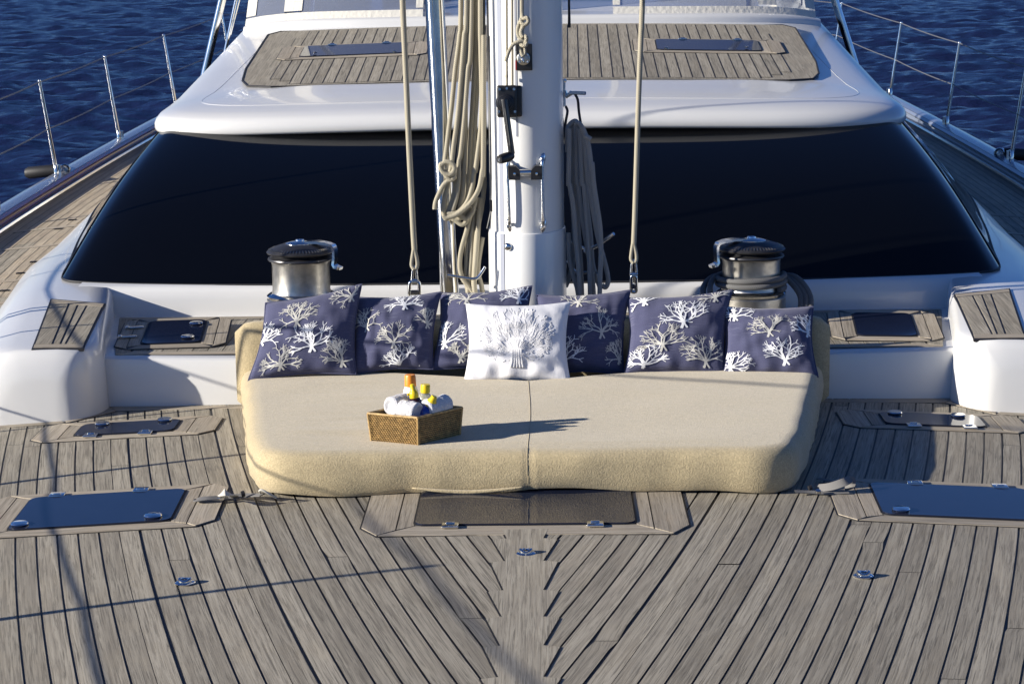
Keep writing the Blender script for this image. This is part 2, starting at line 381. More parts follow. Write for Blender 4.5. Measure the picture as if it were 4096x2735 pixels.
# ------------------------------------------------------------------ deck
def deck():
    mb = MB()
    ys = [1.0+.25*i for i in range(109)]
    rows = []
    for y in ys:
        b = B(y); rows.append([(x*b, y, dz(x*b, y)-.003) for x in [i/12-1 for i in range(25)]])
    mb.grid(rows, 0)
    b0 = B(6.59); P_ = .0714
    rnd = random.Random(5)
    for sg in (-1, 1):
        for k in range(-9, 58):
            a0, a1 = .497+P_*k, .497+P_*(k+1)
            y = 1.0; brk = 1+rnd.random()*3.2; r = rnd.random(); seg = []
            def flush(seg, r):
                if len(seg) > 1:
                    L = [s_[0] for s_ in seg]; R_ = [s_[1] for s_ in seg]
                    cx = (a0+a1)/2
                    rws = [[(sg*p[0]+.005, p[2], dz(p[0], p[2])), (sg*p[1]+.005, p[2], dz(p[1], p[2]))] for p in seg]
                    uvs = [[(p[0]-(cx+B(p[2])-b0), p[2]), (p[1]-(cx+B(p[2])-b0), p[2])] for p in seg]
                    mb.grid(rws, 1 if abs(cx+B(seg[0][2])-b0) < 2.75 or seg[0][2] < 9.6 else 2, uvs, flip=(sg < 0), r=r)
            while y < 27.5:
                d = B(y)-b0; g = .0034
                x0 = max(a0+d+g, .012); x1 = min(a1+d-g, B(y)-.10)
                if x1 > x0+.004: seg.append((x0, x1, y))
                else: flush(seg, r); seg = []
                ny = y+.2
                if ny > brk:
                    if seg:
                        f = .002
                        seg.append((max(a0+B(brk)-b0+.0034, .012), min(a1+B(brk)-b0-g, B(brk)-.10), brk-f)) if seg[-1][2] < brk-f-.01 and min(a1+B(brk)-b0-g, B(brk)-.10) > max(a0+B(brk)-b0+.0034, .012)+.004 else None
                        flush(seg, r); seg = []
                    r = rnd.random(); yb = brk+.002
                    d = B(brk)-b0; x0 = max(a0+d+g, .012); x1 = min(a1+d-g, B(brk)-.10)
                    if x1 > x0+.004: seg.append((x0, x1, yb))
                    brk += 3.2+rnd.random()*4
                    if ny < yb+.02: ny = yb+.1
                y = ny
            flush(seg, r)
    # king plank with nibbed edges, on its own caulk line
    nib = []
    y = 1.0; k0 = -40
    for k in range(-9, 40):                                  # crossing of seam k with |x| = .11
        lo, hi = 0.5, 7.5
        f = lambda q: (.497+P_*k+B(q)-b0)-.112
        if f(lo)*f(hi) > 0: continue
        for _ in range(40):
            md = (lo+hi)/2
            if f(lo)*f(md) <= 0: hi = md
            else: lo = md
        nib.append(lo)
    nib = sorted(nib); out = []
    for i, q in enumerate(nib):
        out += [(.112, q-.003), (.066, q+.012)] if i else [(.066, q)]
    out = [(.11, nib[0]-.25)]+out
    for e, gr, m in ((.0012, .0, 0), (.0035, -.0062, 1)):
        dq = .0045 if m else 0
        L = [(-x-gr+.005, q-dq) for x, q in out]; R_ = [(x+gr+.005, q-dq) for x, q in out]
        L.append((-.08-gr+.005, 6.9)); R_.append((.08+gr+.005, 6.9))
        vs = []
        for a, b in zip(L, R_): vs += [(a[0], a[1], dz(a[0], a[1])+e), (b[0], b[1], dz(0, b[1])+e)]
        fs = [(2*i, 2*i+1, 2*i+3, 2*i+2) for i in range(len(L)-1)]
        mb.add(vs, fs, m, [[(vs[a][0], vs[a][1]) for a in f_] for f_ in fs], .37)
    # margin boards along the deckhouse front
    for sg in (-1, 1):
        for poly in ([(0, 8.47), (.9, 8.51), (1.78, 8.60), (1.84, 8.70), (0, 8.57)], [(1.78, 8.60), (1.84, 8.70), (1.99, 8.54), (1.96, 8.42)], [(1.96, 8.42), (2.0, 8.50), (2.7, 8.54), (2.75, 8.44)]):
            pl = [(sg*a+.005, b) for a, b in poly]
            mb.board(pl, dz, .0015, 0, 0, shrink=-.003); mb.board(pl, dz, .0045, PI/2, 3)
    # locker lid trims across the side decks
    for sg in (-1, 1):
        for yy, xa, xb in ((10.55, 2.80, 3.55), (11.55, 2.95, 3.75), (12.3, 3.0, 3.85), (13.6, 3.1, 3.75), (14.4, 3.12, 3.7)):
            pl = [(sg*xa, yy), (sg*xb, yy+.02), (sg*xb, yy+.085), (sg*xa, yy+.065)]
            mb.board(pl, dz, .0015, 0, 0, shrink=-.004); mb.board(pl, dz, .0045, PI/2, 3)
    o = mb.build('deck', [M['caulk'], M['teak'], M['teak_side'], M['teak_light']], smooth=False)
    structure(o)
deck()

def mesh_thing(mb, name, mats, label, cat, group=None, **k):
    o = mb.build(name, mats, None, **k); tag(o, label, cat, group); return o

# ------------------------------------------------------------------ hatches
def rrect(hw, hd, r, n=5):
    pts = []
    for cx, cy, a0 in ((hw-r, hd-r, 0), (-hw+r, hd-r, PI/2), (-hw+r, -hd+r, PI), (hw-r, -hd+r, 1.5*PI)):
        for i in range(n+1): a = a0+PI/2*i/n; pts.append((cx+r*math.cos(a), cy+r*math.sin(a)))
    return pts
def hatch(parent, cx, cy, hw, hd, rot, zf, so=.14, sv=.06, hinges=(), knobs=(), hside=-1, teak=None, dome=0.0, lift=0.0, glass='acryl'):
    ca, sa = math.cos(rot), math.sin(rot)
    T = lambda p: (cx+p[0]*ca-p[1]*sa, cy+p[0]*sa+p[1]*ca)
    mb = MB()
    O = [(hw+so, hd+.0), (hw+so-.06, hd+sv), (-hw-so+.06, hd+sv), (-hw-so, hd), (-hw-so, -hd), (-hw-so+.06, -hd-sv), (hw+so-.06, -hd-sv), (hw+so, -hd)]
    mb.board([T(p) for p in O], zf, .003+lift, 0, 0, shrink=-.004, side=.003)
    iw, ih = hw-.005, hd-.005; gx = hw+.055
    for s_ in (1, -1):
        mb.board([T(p) for p in ((-iw, s_*ih), (iw, s_*ih), (hw+so-.06, s_*(hd+sv)), (-hw-so+.06, s_*(hd+sv)))], zf, .006+lift, PI/2+rot, 1)
        mb.board([T(p) for p in ((s_*iw, -ih), (s_*gx, -ih-sv*.45), (s_*gx, ih+sv*.45), (s_*iw, ih))], zf, .006+lift, rot, 1)
        mb.board([T(p) for p in ((s_*gx, -ih-sv*.45), (s_*(hw+so-.06), -hd-sv), (s_*(hw+so), -hd), (s_*(hw+so), hd), (s_*(hw+so-.06), hd+sv), (s_*gx, ih+sv*.45))], zf, .006+lift, rot, 1)
    mb.build('frame', [M['caulk'], teak or M['teak_light']], parent, smooth=False)
    g = MB(); g.prism([T(p) for p in rrect(hw-.006, hd-.006, .035)], zf, .0, .012+lift); g.build('pane', M[glass], parent, smooth=False)
    gk = MB(); gk.prism([T(p) for p in rrect(hw+.001, hd+.001, .038)], zf, .0, .0075+lift); gk.build('gasket', M['rubber'], parent)
    for hx in hinges:
        h = MB(); x, y = T((hx, hside*(hd+.012))); z = zf(x, y)+.007+lift; R = Matrix.Rotation(rot, 3, 'Z')
        h.box((x, y, z+.004), (.056, .05, .008), R); h.box(Vector((x, y, z+.010))+R@Vector((0, -hside*.012, 0)), (.03, .012, .006), R)
        h.build('hinge', M['steel'], parent, bevel=.003)
    for kx, ky in knobs:
        h = MB(); x, y = T((kx, ky)); z = zf(x, y)+.011+lift
        h.lathe([(.027, 0), (.030, .003), (.031, .007), (.028, .011), (.012, .0125), (0, .0127)], (x, y, z), 24); h.build('knob', M['steel'], parent)
GH = 'smoked acrylic hatches set flush in the teak foredeck'
t = thing('deck_hatch', 'centre dark glass hatch partly under the front edge of the sun mattress', 'hatch', (.004, 6.85, 0), GH)
HT = [(t, dict(cx=.004, cy=6.90, hw=.376, hd=.27, rot=0, so=.175, sv=.10, hinges=(-.25, .235), knobs=()))]
t = thing('deck_hatch', 'large blue glass hatch at the left edge of the foredeck with two round knobs', 'hatch', (-1.5, 6.98, 0), GH)
HT.append((t, dict(cx=-1.505, cy=6.985, hw=.285, hd=.215, rot=.04, so=.15, sv=.065, hinges=(-.19, .115), hside=1, knobs=((-.245, -.165), (.215, -.165)))))
t = thing('deck_hatch', 'large blue glass hatch at the right edge of the foredeck with one knob in view', 'hatch', (1.5, 6.98, 0), GH)
HT.append((t, dict(cx=1.515, cy=6.985, hw=.285, hd=.215, rot=-.04, so=.15, sv=.065, hinges=(-.115, .19), hside=1, knobs=((-.215, -.165), (.245, -.165)))))
t = thing('deck_hatch', 'small narrow hatch in the deck left of the mattress, hinges on its front board', 'hatch', (-1.65, 8.25, 0), GH)
HT.append((t, dict(cx=-1.655, cy=8.25, hw=.21, hd=.105, rot=.0, so=.17, sv=.055, hinges=(-.13, .095), knobs=((-.12, .065), (.14, .075)))))
t = thing('deck_hatch', 'small narrow hatch in the deck right of the mattress, half in shadow', 'hatch', (1.65, 8.25, 0), GH)
HT.append((t, dict(cx=1.665, cy=8.25, hw=.21, hd=.105, rot=.0, so=.17, sv=.055, hinges=(-.095, .13), knobs=((-.14, .075), (.12, .065)))))
for t_, k_ in HT: hatch(t_, zf=dz, **k_)

# padeyes
for (px, py), lb in (((2103, 2215), 'round steel eye fitting on the broad centre plank in front of the hatch'), ((741, 2333), 'round steel eye fitting on the left foredeck planks'), ((3453, 2305), 'round steel eye fitting on the right foredeck planks')):
    p = G(px, py); t = thing('padeye', lb, 'deck fitting', p, 'flush steel padeyes on the foredeck')
    a = MB(); a.lathe([(.0, .001), (.031, .001), (.032, .004), (.026, .008), (.014, .008), (.012, .003), (0, .003)], p, 28); a.build('base_plate', M['steel'], t)
    a = MB(); a.tube([p+Vector((.017*math.cos(k*PI/10), .017*math.sin(k*PI/10), .012+.003*math.cos(k*PI/5))) for k in range(20)], .0055, 8, closed=True); a.build('ring', M['steel'], t)

# ------------------------------------------------------------------ deckhouse
house = thing('deckhouse', 'white yacht deckhouse with wide black windscreen and teak inlaid roof', 'deckhouse', (0, 9.7, 0))
PH = .19
def arm_xi(y): return 1.82+.165*max(0, y-8.69)
def arm_h(y): return itp(y, [(8.45, .255), (9.0, .29), (9.6, .33), (10.4, .333), (12, .30), (14, .28), (19, .33)])
def arm_xo(y): return itp(y, [(8.4, 2.45), (10.2, 2.69), (10.9, 2.80), (12, 2.88), (13.7, 3.04), (14.4, 3.10), (18, 3.12)])
for sg in (-1, 1):
    mb = MB(); rows = []
    for y in [8.465, 8.467, 8.471, 8.478, 8.488, 8.502, 8.52, 8.545, 8.59, 8.65, 8.70, 8.85, 9.1, 9.4, 9.7, 10, 10.5, 11, 12, 13, 14, 15, 16, 17, 18]:
        s_ = min(1, (y-8.465)/.06); q = math.sqrt(max(0, 1-(1-s_)**2)); s3 = min(1, (y-8.465)/.20); q3 = math.sqrt(max(0, 1-(1-s3)**2))     # rounded nose
        h = arm_h(y); zi = dz(2.1, y)-.02
        xi = arm_xi(y)+.16*(1-q3); xo = arm_xo(y)-.25*(1-q3)
        if y > 9.66: xi = arm_xi(9.66)+(y-9.66)*.15
        ht = lerp(zi+.16, h, q) if q > 0 else zi
        pr = [(xi, zi), (xi+.006, lerp(zi, ht, .4)), (xi+.016, ht-.05), (xi+.026, ht-.016), (xi+.042, ht-.003), (min(xi+.13, lerp(xi, xo, .26)), ht+.001), (lerp(xi, xo, .38), ht), (lerp(xi, xo, .58), ht-.004), (lerp(xi, xo, .74), ht-.025), (lerp(xi, xo, .87), ht-.08), (lerp(xi, xo, .95), ht-.16), (xo, lerp(zi, ht, .25)), (xo+.01, zi)]
        rows.append([(sg*a, y, max(b, zi)) for a, b in pr])
    mb.grid(rows, 0, flip=(sg > 0))
    mb.build('side_coaming', M['white'], house, angle=180)
# recess wall
mb = MB(); rows = []
for (dy, z) in ((.0, -.06), (.0, .02), (.004, .15), (.010, .18), (.022, PH-.002), (.05, PH)):
    rows.append([(x, 8.56+.040*x*x+dy, z if z > -.05 else -.06) for x in [i/10*1.95 for i in range(-10, 11)]])
rows.append([(x, 9.72, PH) for x in [i/10*2.08 for i in range(-10, 11)]])
mb.grid(rows, 0, flip=True)
mb.build('recess_wall', M['white'], house)
# wall below the windscreen
mb = MB(); rows = []
for (y, z) in ((9.665, PH-.01), (9.668, .27), (9.675, .305), (9.69, .325), (9.72, .334), (9.95, .345)):
    rows.append([(x, y+.012*x*x, z) for x in [i/12*2.18 for i in range(-12, 13)]])
mb.grid(rows, 0, flip=True)
mb.build('windscreen_coaming', M['white'], house)
# platform teak
pf = lambda x, y: PH
pt = MB()
for sg in (-1, 1):
    pl = [(0, 8.655), (sg*.9, 8.68), (sg*1.80, 8.745), (sg*1.965, 9.655), (0, 9.655)]
    pt.board(pl, pf, .0015, 0, 0, shrink=0, side=.001)
    x = .02
    while x < 1.95:
        x1 = x+.066; y0 = 8.79; y1 = 9.60
        if x1 > 1.76: y0 = max(8.79, 8.735+(x1-1.80)/.179+.28)
        if y1-y0 > .1: pt.board([(sg*x, y0), (sg*x1, y0), (sg*x1, y1), (sg*x, y1)], pf, .004, 0, 1)
        x = x1
    for poly in ([(0, 8.735), (1.80, 8.735), (1.74, 8.79), (0, 8.79)], [(0, 9.655), (1.965, 9.655), (1.89, 9.60), (0, 9.60)]):
        pt.board([(sg*a, b) for a, b in poly], pf, .0048, PI/2, 2)
    pt.board([(sg*1.80, 8.735), (sg*1.965, 9.655), (sg*1.89, 9.60), (sg*1.86, 9.42), (sg*1.76, 8.95), (sg*1.74, 8.79)], pf, .0052, -sg*.15, 1)
pt.build('platform_teak', [M['caulk'], M['teak'], M['teak_light']], house, smooth=False)
for sg in (-1, 1):
    e = bpy.data.objects.new('platform_hatch', None); sc.collection.objects.link(e); e.parent = house
    hatch(e, sg*1.605, 9.12, .135, .215, -sg*.09, lambda x, y: PH+.002+.065*(y-8.86), so=.11, sv=.06, hinges=(), knobs=((.09, .12), (.07, -.13)) if sg < 0 else (), lift=.004, glass='acryl2')
    for yy in ((9.02, 9.19) if sg < 0 else ()):
        h = MB(); R = Matrix.Rotation(.25, 3, 'Z'); h.box((-1.80, yy, PH+.020+.065*(yy-8.86)), (.085, .024, .006), R); h.box((-1.83, yy-.008, PH+.024+.065*(yy-8.86)), (.018, .026, .01), R); h.build('hinge', M['steel'], e, bevel=.003)
# teak pads on the coaming arms
for sg in (-1, 1):
    mb = MB(); af = lambda x, y: arm_h(y)+.001
    c = [(2.105, 8.54), (1.89, 8.54), (1.965, 9.34), (2.235, 9.44)]
    q = lambda u, v: (sg*lerp(lerp(c[0][0], c[1][0], u), lerp(c[3][0], c[2][0], u), v), lerp(lerp(c[0][1], c[1][1], u), lerp(c[3][1], c[2][1], u), v))
    mb.board([q(-.02, -.02), q(1.02, -.02), q(1.02, 1.02), q(-.02, 1.02)], af, .0015, 0, 0, shrink=0, side=.012)
    us = [0, .36, .53, .70, 1]; ub = [0, .36, .52, .62, 1]
    for a, b, a2, b2 in zip(ub, ub[1:], us, us[1:]): mb.board([q(a, .07), q(b, .07), q(b2, .93), q(a2, .93)], af, .004, 0, 1, shrink=.005)
    mb.board([q(0, 0), q(1, 0), q(1, .07), q(0, .07)], af, .004, PI/2, 2); mb.board([q(0, .93), q(1, .93), q(1, 1), q(0, 1)], af, .004, PI/2, 2)
    mb.build('coaming_teak', [M['caulk'], M['teak'], M['teak_light']], house, smooth=False)
# windscreen
bot = [(-2.98, 17, .33), (-2.92, 14, .285), (-2.65, 12, .305), (-2.41, 10.6, .335), (-2.335, 10.12, .338), (-2.285, 9.94, .338), (-2.17, 9.86, .336), (-1.8, 9.79, .333), (-1.2, 9.735, .333), (0, 9.71, .333)]
top = [(-2.06, 17, 1.42), (-2.06, 14.5, 1.2), (-2.06, 12.8, 1.05), (-2.05, 11.9, .985), (-2.04, 11.55, .975), (-2.0, 11.28, .97), (-1.90, 11.12, .965), (-1.6, 11.03, .96), (-.9, 11.0, .96), (0, 10.99, .96)]
def full(c): return catmull(c+[(-x, y, z) for x, y, z in reversed(c[:-1])], 8)
fb, ft = full(bot), full(top)
mb = MB(); rows = []
for i in range(13):
    v = i/12; bl = .05*math.sin(PI*v)
    rows.append([a.lerp(b, v)+Vector((0, -bl*.4, bl*.9)) for a, b in zip(fb, ft)])
mb.grid(rows, 0)
ws = mb.build('windscreen', M['glass'], house, angle=80)
for k in (len(fb)//2+44, len(fb)//2-44):
    a = MB(); a.tube([rows[i][k]+Vector((0, -.002, .003)) for i in range(13)], .0022, 6); a.build('glass_joint', M['grey'], ws)
a = MB(); a.tube([p+Vector((0, -.004, .0)) for p in fb], .006, 6); a.build('gasket', M['rubber'], ws)
for sg in (0, 1):
    k = 33 if sg == 0 else len(fb)-34
    a = MB(); a.tube([rows[i][k]+Vector((0, -.004, .004)) for i in range(13)], .004, 8, flat=1); a.build('corner_trim', M['black'], ws)
# roof
def zt(x, y):
    return 1.165+(.12*(y-12) if y > 12 else .05*(y-12))-.010*x*x
def drop(d): return itp(d, [(0, .095), (.03, .065), (.09, .043), (.2, .026), (.45, .008), (.8, 0)])
def outline(W, y0, Lc, n, ye):
    pts = []
    ys_ = [ye, 17, 16, 15, 14, 13.2, y0+Lc+.3]
    for y in ys_: pts.append((W-.012*(y-y0-Lc), y))
    for i in range(0, 33):
        a = PI/2*i/32
        pts.append((W*math.cos(a)**(2/n), y0+Lc*(1-math.sin(a)**(2/n))))
    R_ = pts; Lh = [(-x, y) for x, y in reversed(pts[:-1])]
    return R_+Lh
ol = outline(2.10, 10.93, .9, 4.6, 18.0)
rb = MB(); rows = []
def ring(s=None, dd=0, z=None, zoff=0):
    r = []
    for x, y in ol:
        c = Vector((0, min(max(y, 13.0), 18), 0)); o_ = Vector((x, y, 0)); v = c-o_; L = v.length
        d = s*L if s is not None else dd
        p = o_+v.normalized()*d if L > 1e-6 else o_
        r.append((p.x, p.y, zt(p.x, p.y)-drop(max(0, d))+zoff))
    return r
rows = [ring(dd=.34, zoff=-.135), ring(dd=.10, zoff=-.125), ring(dd=.03, zoff=-.082), ring(dd=.008, zoff=-.056), ring(dd=0, zoff=-.035), ring(dd=0, zoff=-.01)]
rows += [ring(dd=d) for d in (.01, .03, .06, .1, .15, .22, .32, .45, .62, .8)]+[ring(s=s) for s in (.5, .62, .75, .88, 1)]
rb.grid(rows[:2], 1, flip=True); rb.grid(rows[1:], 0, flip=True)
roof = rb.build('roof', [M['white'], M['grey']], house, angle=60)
# roof back step, raised coaming the sprayhoods stand on
mb = MB(); rows = []
xs = [i/20*2.0 for i in range(-20, 21)]
def yb(x): return 14.05+.30*(abs(x)/2.0)**3.2
for dy, z in ((0, -.03), (0, .03), (.012, .05), (.04, .060), (.1, .062), (3.9, .062)):
    rows.append([(x, yb(x)+dy, (zt(x, yb(x)) if dy < 1 else zt(x, 14.05)+.06)+z-.06*(abs(x)/2.0)**8) for x in xs])
mb.grid(rows, 0, flip=True); mb.build('hood_coaming', M['white'], roof)
# roof teak inlay
tk = MB()
rf = lambda x, y: zt(x, y)
def tw(y): return itp(y, [(11.93, 1.50), (12.0, 1.64), (12.15, 1.70), (12.6, 1.74), (13.9, 1.77), (14.02, 1.70)])
pw = lambda y: itp(y, [(11.98, 1.40), (12.2, 1.56), (13.0, 1.62), (13.96, 1.52)])
ysr = [11.93+.0, 12.02, 12.2, 12.6, 13.2, 13.9, 14.02]
rws = [[(x*tw(y), y, rf(x*tw(y), y)+.0012-.0*abs(x)+.0) for x in [i/12-1 for i in range(25)]] for y in ysr]
tk.grid([[(a, b, zt(a, b)+.005) for a, b, _ in r] for r in rws], 1, [[(a, b) for a, b, _ in r] for r in rws])
ring_ = [(tw(y), y) for y in ysr]; eo = ring_+[(-a, b) for a, b in reversed(ring_)]
tk_e = MB(); tk_e.tube([(a, b, zt(a, b)+.004) for a, b in eo], .006, 6, closed=True); 
x = -1.68
while x < 1.66:
    x1 = x+.066; xm = max(abs(x), abs(x1))
    ya = 11.99; ybk = 13.96
    for q_ in (0,):
        while pw(ya) < xm and ya < 13: ya += .02
        while pw(ybk) < xm and ybk > 13: ybk -= .02
    if ybk-ya > .3:
        n_ = 6
        for side_ in (0,):
            seg = [(lerp(ya, ybk, i/n_)) for i in range(n_+1)]
            r_ = random.random(); sk = .012*(1 if x > 0 else -1)
            rws = [[(x+.004+sk*(y-13), y, zt(x, y)+.008), (x1-.004+sk*(y-13), y, zt(x1, y)+.008)] for y in seg]
            tk.grid(rws, 1, [[(0, y), (.058, y)] for y in seg], r=r_)
            tk.grid([[(x-.003+sk*(y-13), y, zt(x, y)+.0065), (x1+.003+sk*(y-13), y, zt(x1, y)+.0065)] for y in [seg[0]]+seg[1:]], 0)
    x = x1
tk.build('teak_inlay', [M['caulk'], M['teak']], roof, smooth=False)
tk_e.build('inlay_seal', M['caulk'], roof)
for sg in (-1, 1):
    e = bpy.data.objects.new('roof_hatch', None); sc.collection.objects.link(e); e.parent = roof
    hatch(e, sg*1.09 + (0.03 if sg > 0 else -.03), 13.08, .33, .20, -sg*.02, zt, so=.14, sv=.055, hinges=(-.15, .2), hside=1, knobs=(), lift=.009, glass='acryl2')
    for kx in (-.25, .25):
        h = MB(); h.lathe([(.012, 0), (.014, .01), (.006, .014), (0, .0145)], (sg*1.1+kx, 12.93, zt(1, 12.93)+.018), 14); h.build('latch', M['steel'], e)
# hand line on the roof crease
for sg in (0,):
    a = MB(); pts = ring(dd=.30); a.tube([(p[0], p[1], p[2]+.0005) for p in pts[4:-4]], .0010, 6); a.build('roof_crease', M['white'], roof)

# ------------------------------------------------------------------ hull and rails
hb = MB()
for sg in (-1, 1):
    rows = []
    for y in [1+.5*i for i in range(53)]:
        b = B(y); rows.append([(sg*(b+.0), y, dz(b, y)+.02), (sg*(b+.02), y, dz(b, y)-.3), (sg*(b-.1), y, -1.2), (sg*(b-.35), y, -2.3)])
    hb.grid(rows, 0, flip=(sg < 0))
mesh_thing(hb, 'yacht_hull', M['hull'], 'dark blue hull of the yacht under the teak deck edges', 'hull')
for sg, lb in ((-1, 'varnished bulwark rail with sunlit steel track along the left deck edge'), (1, 'shaded bulwark rail along the right deck edge')):
    t = thing('bulwark_rail', lb, 'rail', (sg*B(12), 12, dz(B(12), 12)), 'bulwark rails along the deck edges')
    rows = []; tr = []
    for y in [1+.5*i for i in range(53)]:
        b = B(y); z = dz(b, y)
        pr = [(-.05, 0), (-.055, .06), (-.045, .075), (-.085, .082), (-.09, .10), (-.07, .12), (-.02, .132), (.04, .128), (.07, .11), (.07, .09), (.03, .07), (.02, 0)]
        rows.append([(sg*(b+a), y, z+c) for a, c in pr]); tr.append((sg*(b-.085), y, z+.022))
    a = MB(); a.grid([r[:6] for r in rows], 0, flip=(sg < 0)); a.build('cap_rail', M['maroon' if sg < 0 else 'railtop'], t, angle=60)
    a = MB(); a.grid([[Vector(r[i])+Vector((0, 0, .003)) for i in (5, 6, 7, 8, 9, 10, 11)] for r in rows], 0, flip=(sg < 0)); a.build('rail_capping', M['railtop'], t)
    a = MB(); a.tube(tr, .022, 8); a.build('toe_track', M['steel'], t)

def pjx(p):
    v = Vector(p)-CAM; return 2048+F*v.dot(RT)/v.dot(FW)
def rail_y(px, sg, e=.12):
    lo, hi = 10.0, 30.0
    for _ in range(50):
        m_ = (lo+hi)/2
        if (pjx((sg*B(m_), m_, dz(B(m_), m_)+e))-px)*sg > 0: lo = m_
        else: hi = m_
    return lo
GS = 'steel stanchions of the guard rail'
LY = [rail_y(q, -1) for q in (228, 478, 706)]; RY = [rail_y(q, 1) for q in (4043, 3786, 3560, 3330)]
lab = dict(zip(LY, ('nearest steel stanchion on the left rail, by the fairlead ring', 'second steel stanchion on the left rail', 'farthest left stanchion, rising just beside the roof edge')))
labr = dict(zip(RY, ('nearest steel stanchion on the right rail, beside the open pipe end', 'middle steel stanchion on the right rail', 'right rail stanchion nearest the deckhouse roof', 'small far steel stanchion right behind the sprayhood corner')))
tops = {-1: [], 1: []}
SH = .76
for sg, lst in ((-1, [2.4, 3.9, 5.5, 7.15, 8.9, 10.6, LY[0]-1.9]+LY+[LY[2]+3]), (1, [2.4, 4.6, 6.8, 9, RY[0]-2.1]+RY)):
    for y in lst:
        x = sg*B(y); z = dz(x, y)+.12; lean = .10*sg
        lb = (lab if sg < 0 else labr).get(y, 'steel stanchion of the %s rail, number %s back from the bow' % ('left' if sg < 0 else 'right', ('one', 'two', 'three', 'four', 'five', 'six', 'seven', 'eight', 'nine', 'ten', 'eleven', 'twelve')[lst.index(y)]))
        t = thing('stanchion', lb, 'stanchion', (x, y, z), GS)
        a = MB(); b0_ = Vector((x, y, z)); tp = Vector((x+lean, y+.0, z+SH))
        a.tube([b0_, b0_.lerp(tp, .5), tp], .0165, 12, rr=lambda q: .018-.006*q); a.lathe([(0.0135, 0), (.0145, .01), (.009, .018), (0, .02)], tp, 12); a.build('post', M['steel'], t)
        a = MB(); a.lathe([(.034, 0), (.034, .012), (.024, .02), (.023, .09), (.019, .095)], b0_-Vector((0, 0, .005)), 16)
        a.box(b0_+Vector((-sg*.028, 0, .045)), (.018, .03, .08)); a.build('socket', M['steel'], t)
        tops[sg].append((tp, b0_.lerp(tp, .5)))
for sg in (-1, 1):
    for i, nm in ((0, 'upper'), (1, 'lower')):
        a = MB(); pts = [q[i] for q in tops[sg]]; pts.append(pts[-1]+Vector((-sg*.2, 4, 0)))
        P_l = []
        for p, q in zip(pts, pts[1:]):
            for j in range(6):
                s_ = j/6; P_l.append(p.lerp(q, s_)-Vector((0, 0, .03*4*s_*(1-s_)*.4)))
        a.tube(P_l, .005, 6)
        mesh_thing(a, 'lifeline', M['wire'], nm+' guard wire strung between the '+('left' if sg < 0 else 'right')+' rail stanchions', 'guard wire', 'guard wires of the rail')
# fairleads / pipe ends on the rails
for sg, px, py, e in ((-1, 245, 692, .15), (1, 4012, 622, .15)):
    y = rail_y(px, sg, e); p = Vector((sg*(B(y)-.03), y, dz(B(y), y)+e))
    t = thing('fairlead', 'steel ring fairlead with dark roller on the '+('left' if sg < 0 else 'right')+' rail', 'fairlead', p, 'fairleads on the rails')
    a = MB(); R0 = .042
    ax = Vector((-sg*.35, -1, .12)).normalized()
    a.lathe([(R0*.72, .1), (R0*.72, .0), (R0*.95, -.012), (R0*1.1, .0), (R0*1.05, .25), (R0*.9, .26)], p, 24, axis=-ax); a.build('mouth_ring', M['steel'], t)
    a = MB(); s = p+Vector((sg*.05, .03, -.01)); a.tube([s, s+Vector((sg*.10, .0, -.005)), s+Vector((sg*.26, .02, -.02)), s+Vector((sg*.29, .02, -.02))], .045, 14, rr=lambda q: .05-.02*max(0, q-.8)*4); a.build('roller', M['rubber'], t)
# small deck lid handles on side decks
for px, py in ((290, 882), (235, 918), (140, 1050), (85, 1095), (20, 1165)):
    p = G(px, py); t = MB(); t.box(p+Vector((0, 0, .006)), (.05, .014, .008), Matrix.Rotation(.2, 3, 'Z')); t.box(p+Vector((-.025, -.003, .004)), (.012, .024, .008)); t.box(p+Vector((.025, .003, .004)), (.012, .024, .008))
    mesh_thing(t, 'lid_handle', M['black'], 'small dark locker lid handle, '+{290: 'farthest aft', 235: 'second from farthest', 140: 'middle one', 85: 'second nearest', 20: 'nearest'}[px]+' in the left side deck', 'handle', 'locker lid handles in the left side deck', bevel=.003)

# ------------------------------------------------------------------ mast
MY = 8.95
def MX(px, py, y=MY): return Y(px, py, y)
mast = thing('mast', 'thick white painted mast standing behind the cushions', 'mast', (0, MY+.1, PH))
def sec(rx, ry, n=40, cy=0): return [(rx*math.cos(2*PI*i/n), cy+ry*math.sin(2*PI*i/n)) for i in range(n)]
a = MB()
def oval(zs, rx, ry, tp=0):
    rows = []
    for z, k in zs:
        rows.append([(rx*k*math.cos(2*PI*i/48)-.003*0, MY+.24+ry*k*math.sin(2*PI*i/48), z) for i in range(49)])
    return rows
a.grid(oval([(PH, 1), (1, 1), (3, 1), (8, 1), (14, 1), (14.01, .9)], .168, .24), 0)
a.build('mast_tube', M['mast'], mast)
a = MB(); a.grid(oval([(PH, 1.09), (PH+.02, 1.06), (.3, 1.05), (.66, 1.045), (.672, 1.03), (.674, .99)], .168, .24), 0); a.build('mast_boot', M['mast'], mast)
def mfront(x, off=0.0, k=1.0):
    q = max(0, 1-(x/(.168*k))**2); return MY+.24-.24*k*math.sqrt(q)-off
for px_, wd, nm, ml in ((2003, .009, 'groove', 'line'), (2068, .004, 'track', 'line')):
    x = MX(px_, 500, 9.06).x; a = MB()
    zl, zh = (PH, 3) if px_ < 2020 else (1.1, 3)
    kk = lambda z: 1.052 if z < .67 else 1.0
    for z0, z1, k in ((zl, .67, 1.055), (max(.675, zl), zh, 1.0)):
        if z1 > z0: a.add([(x-wd, mfront(x-wd, .0015, k), z0), (x+wd, mfront(x+wd, .0015, k), z0), (x+wd, mfront(x+wd, .0015, k), z1), (x-wd, mfront(x-wd, .0015, k), z1)], [(0, 1, 2, 3)])
    a.build(nm, M[ml], mast, smooth=False)
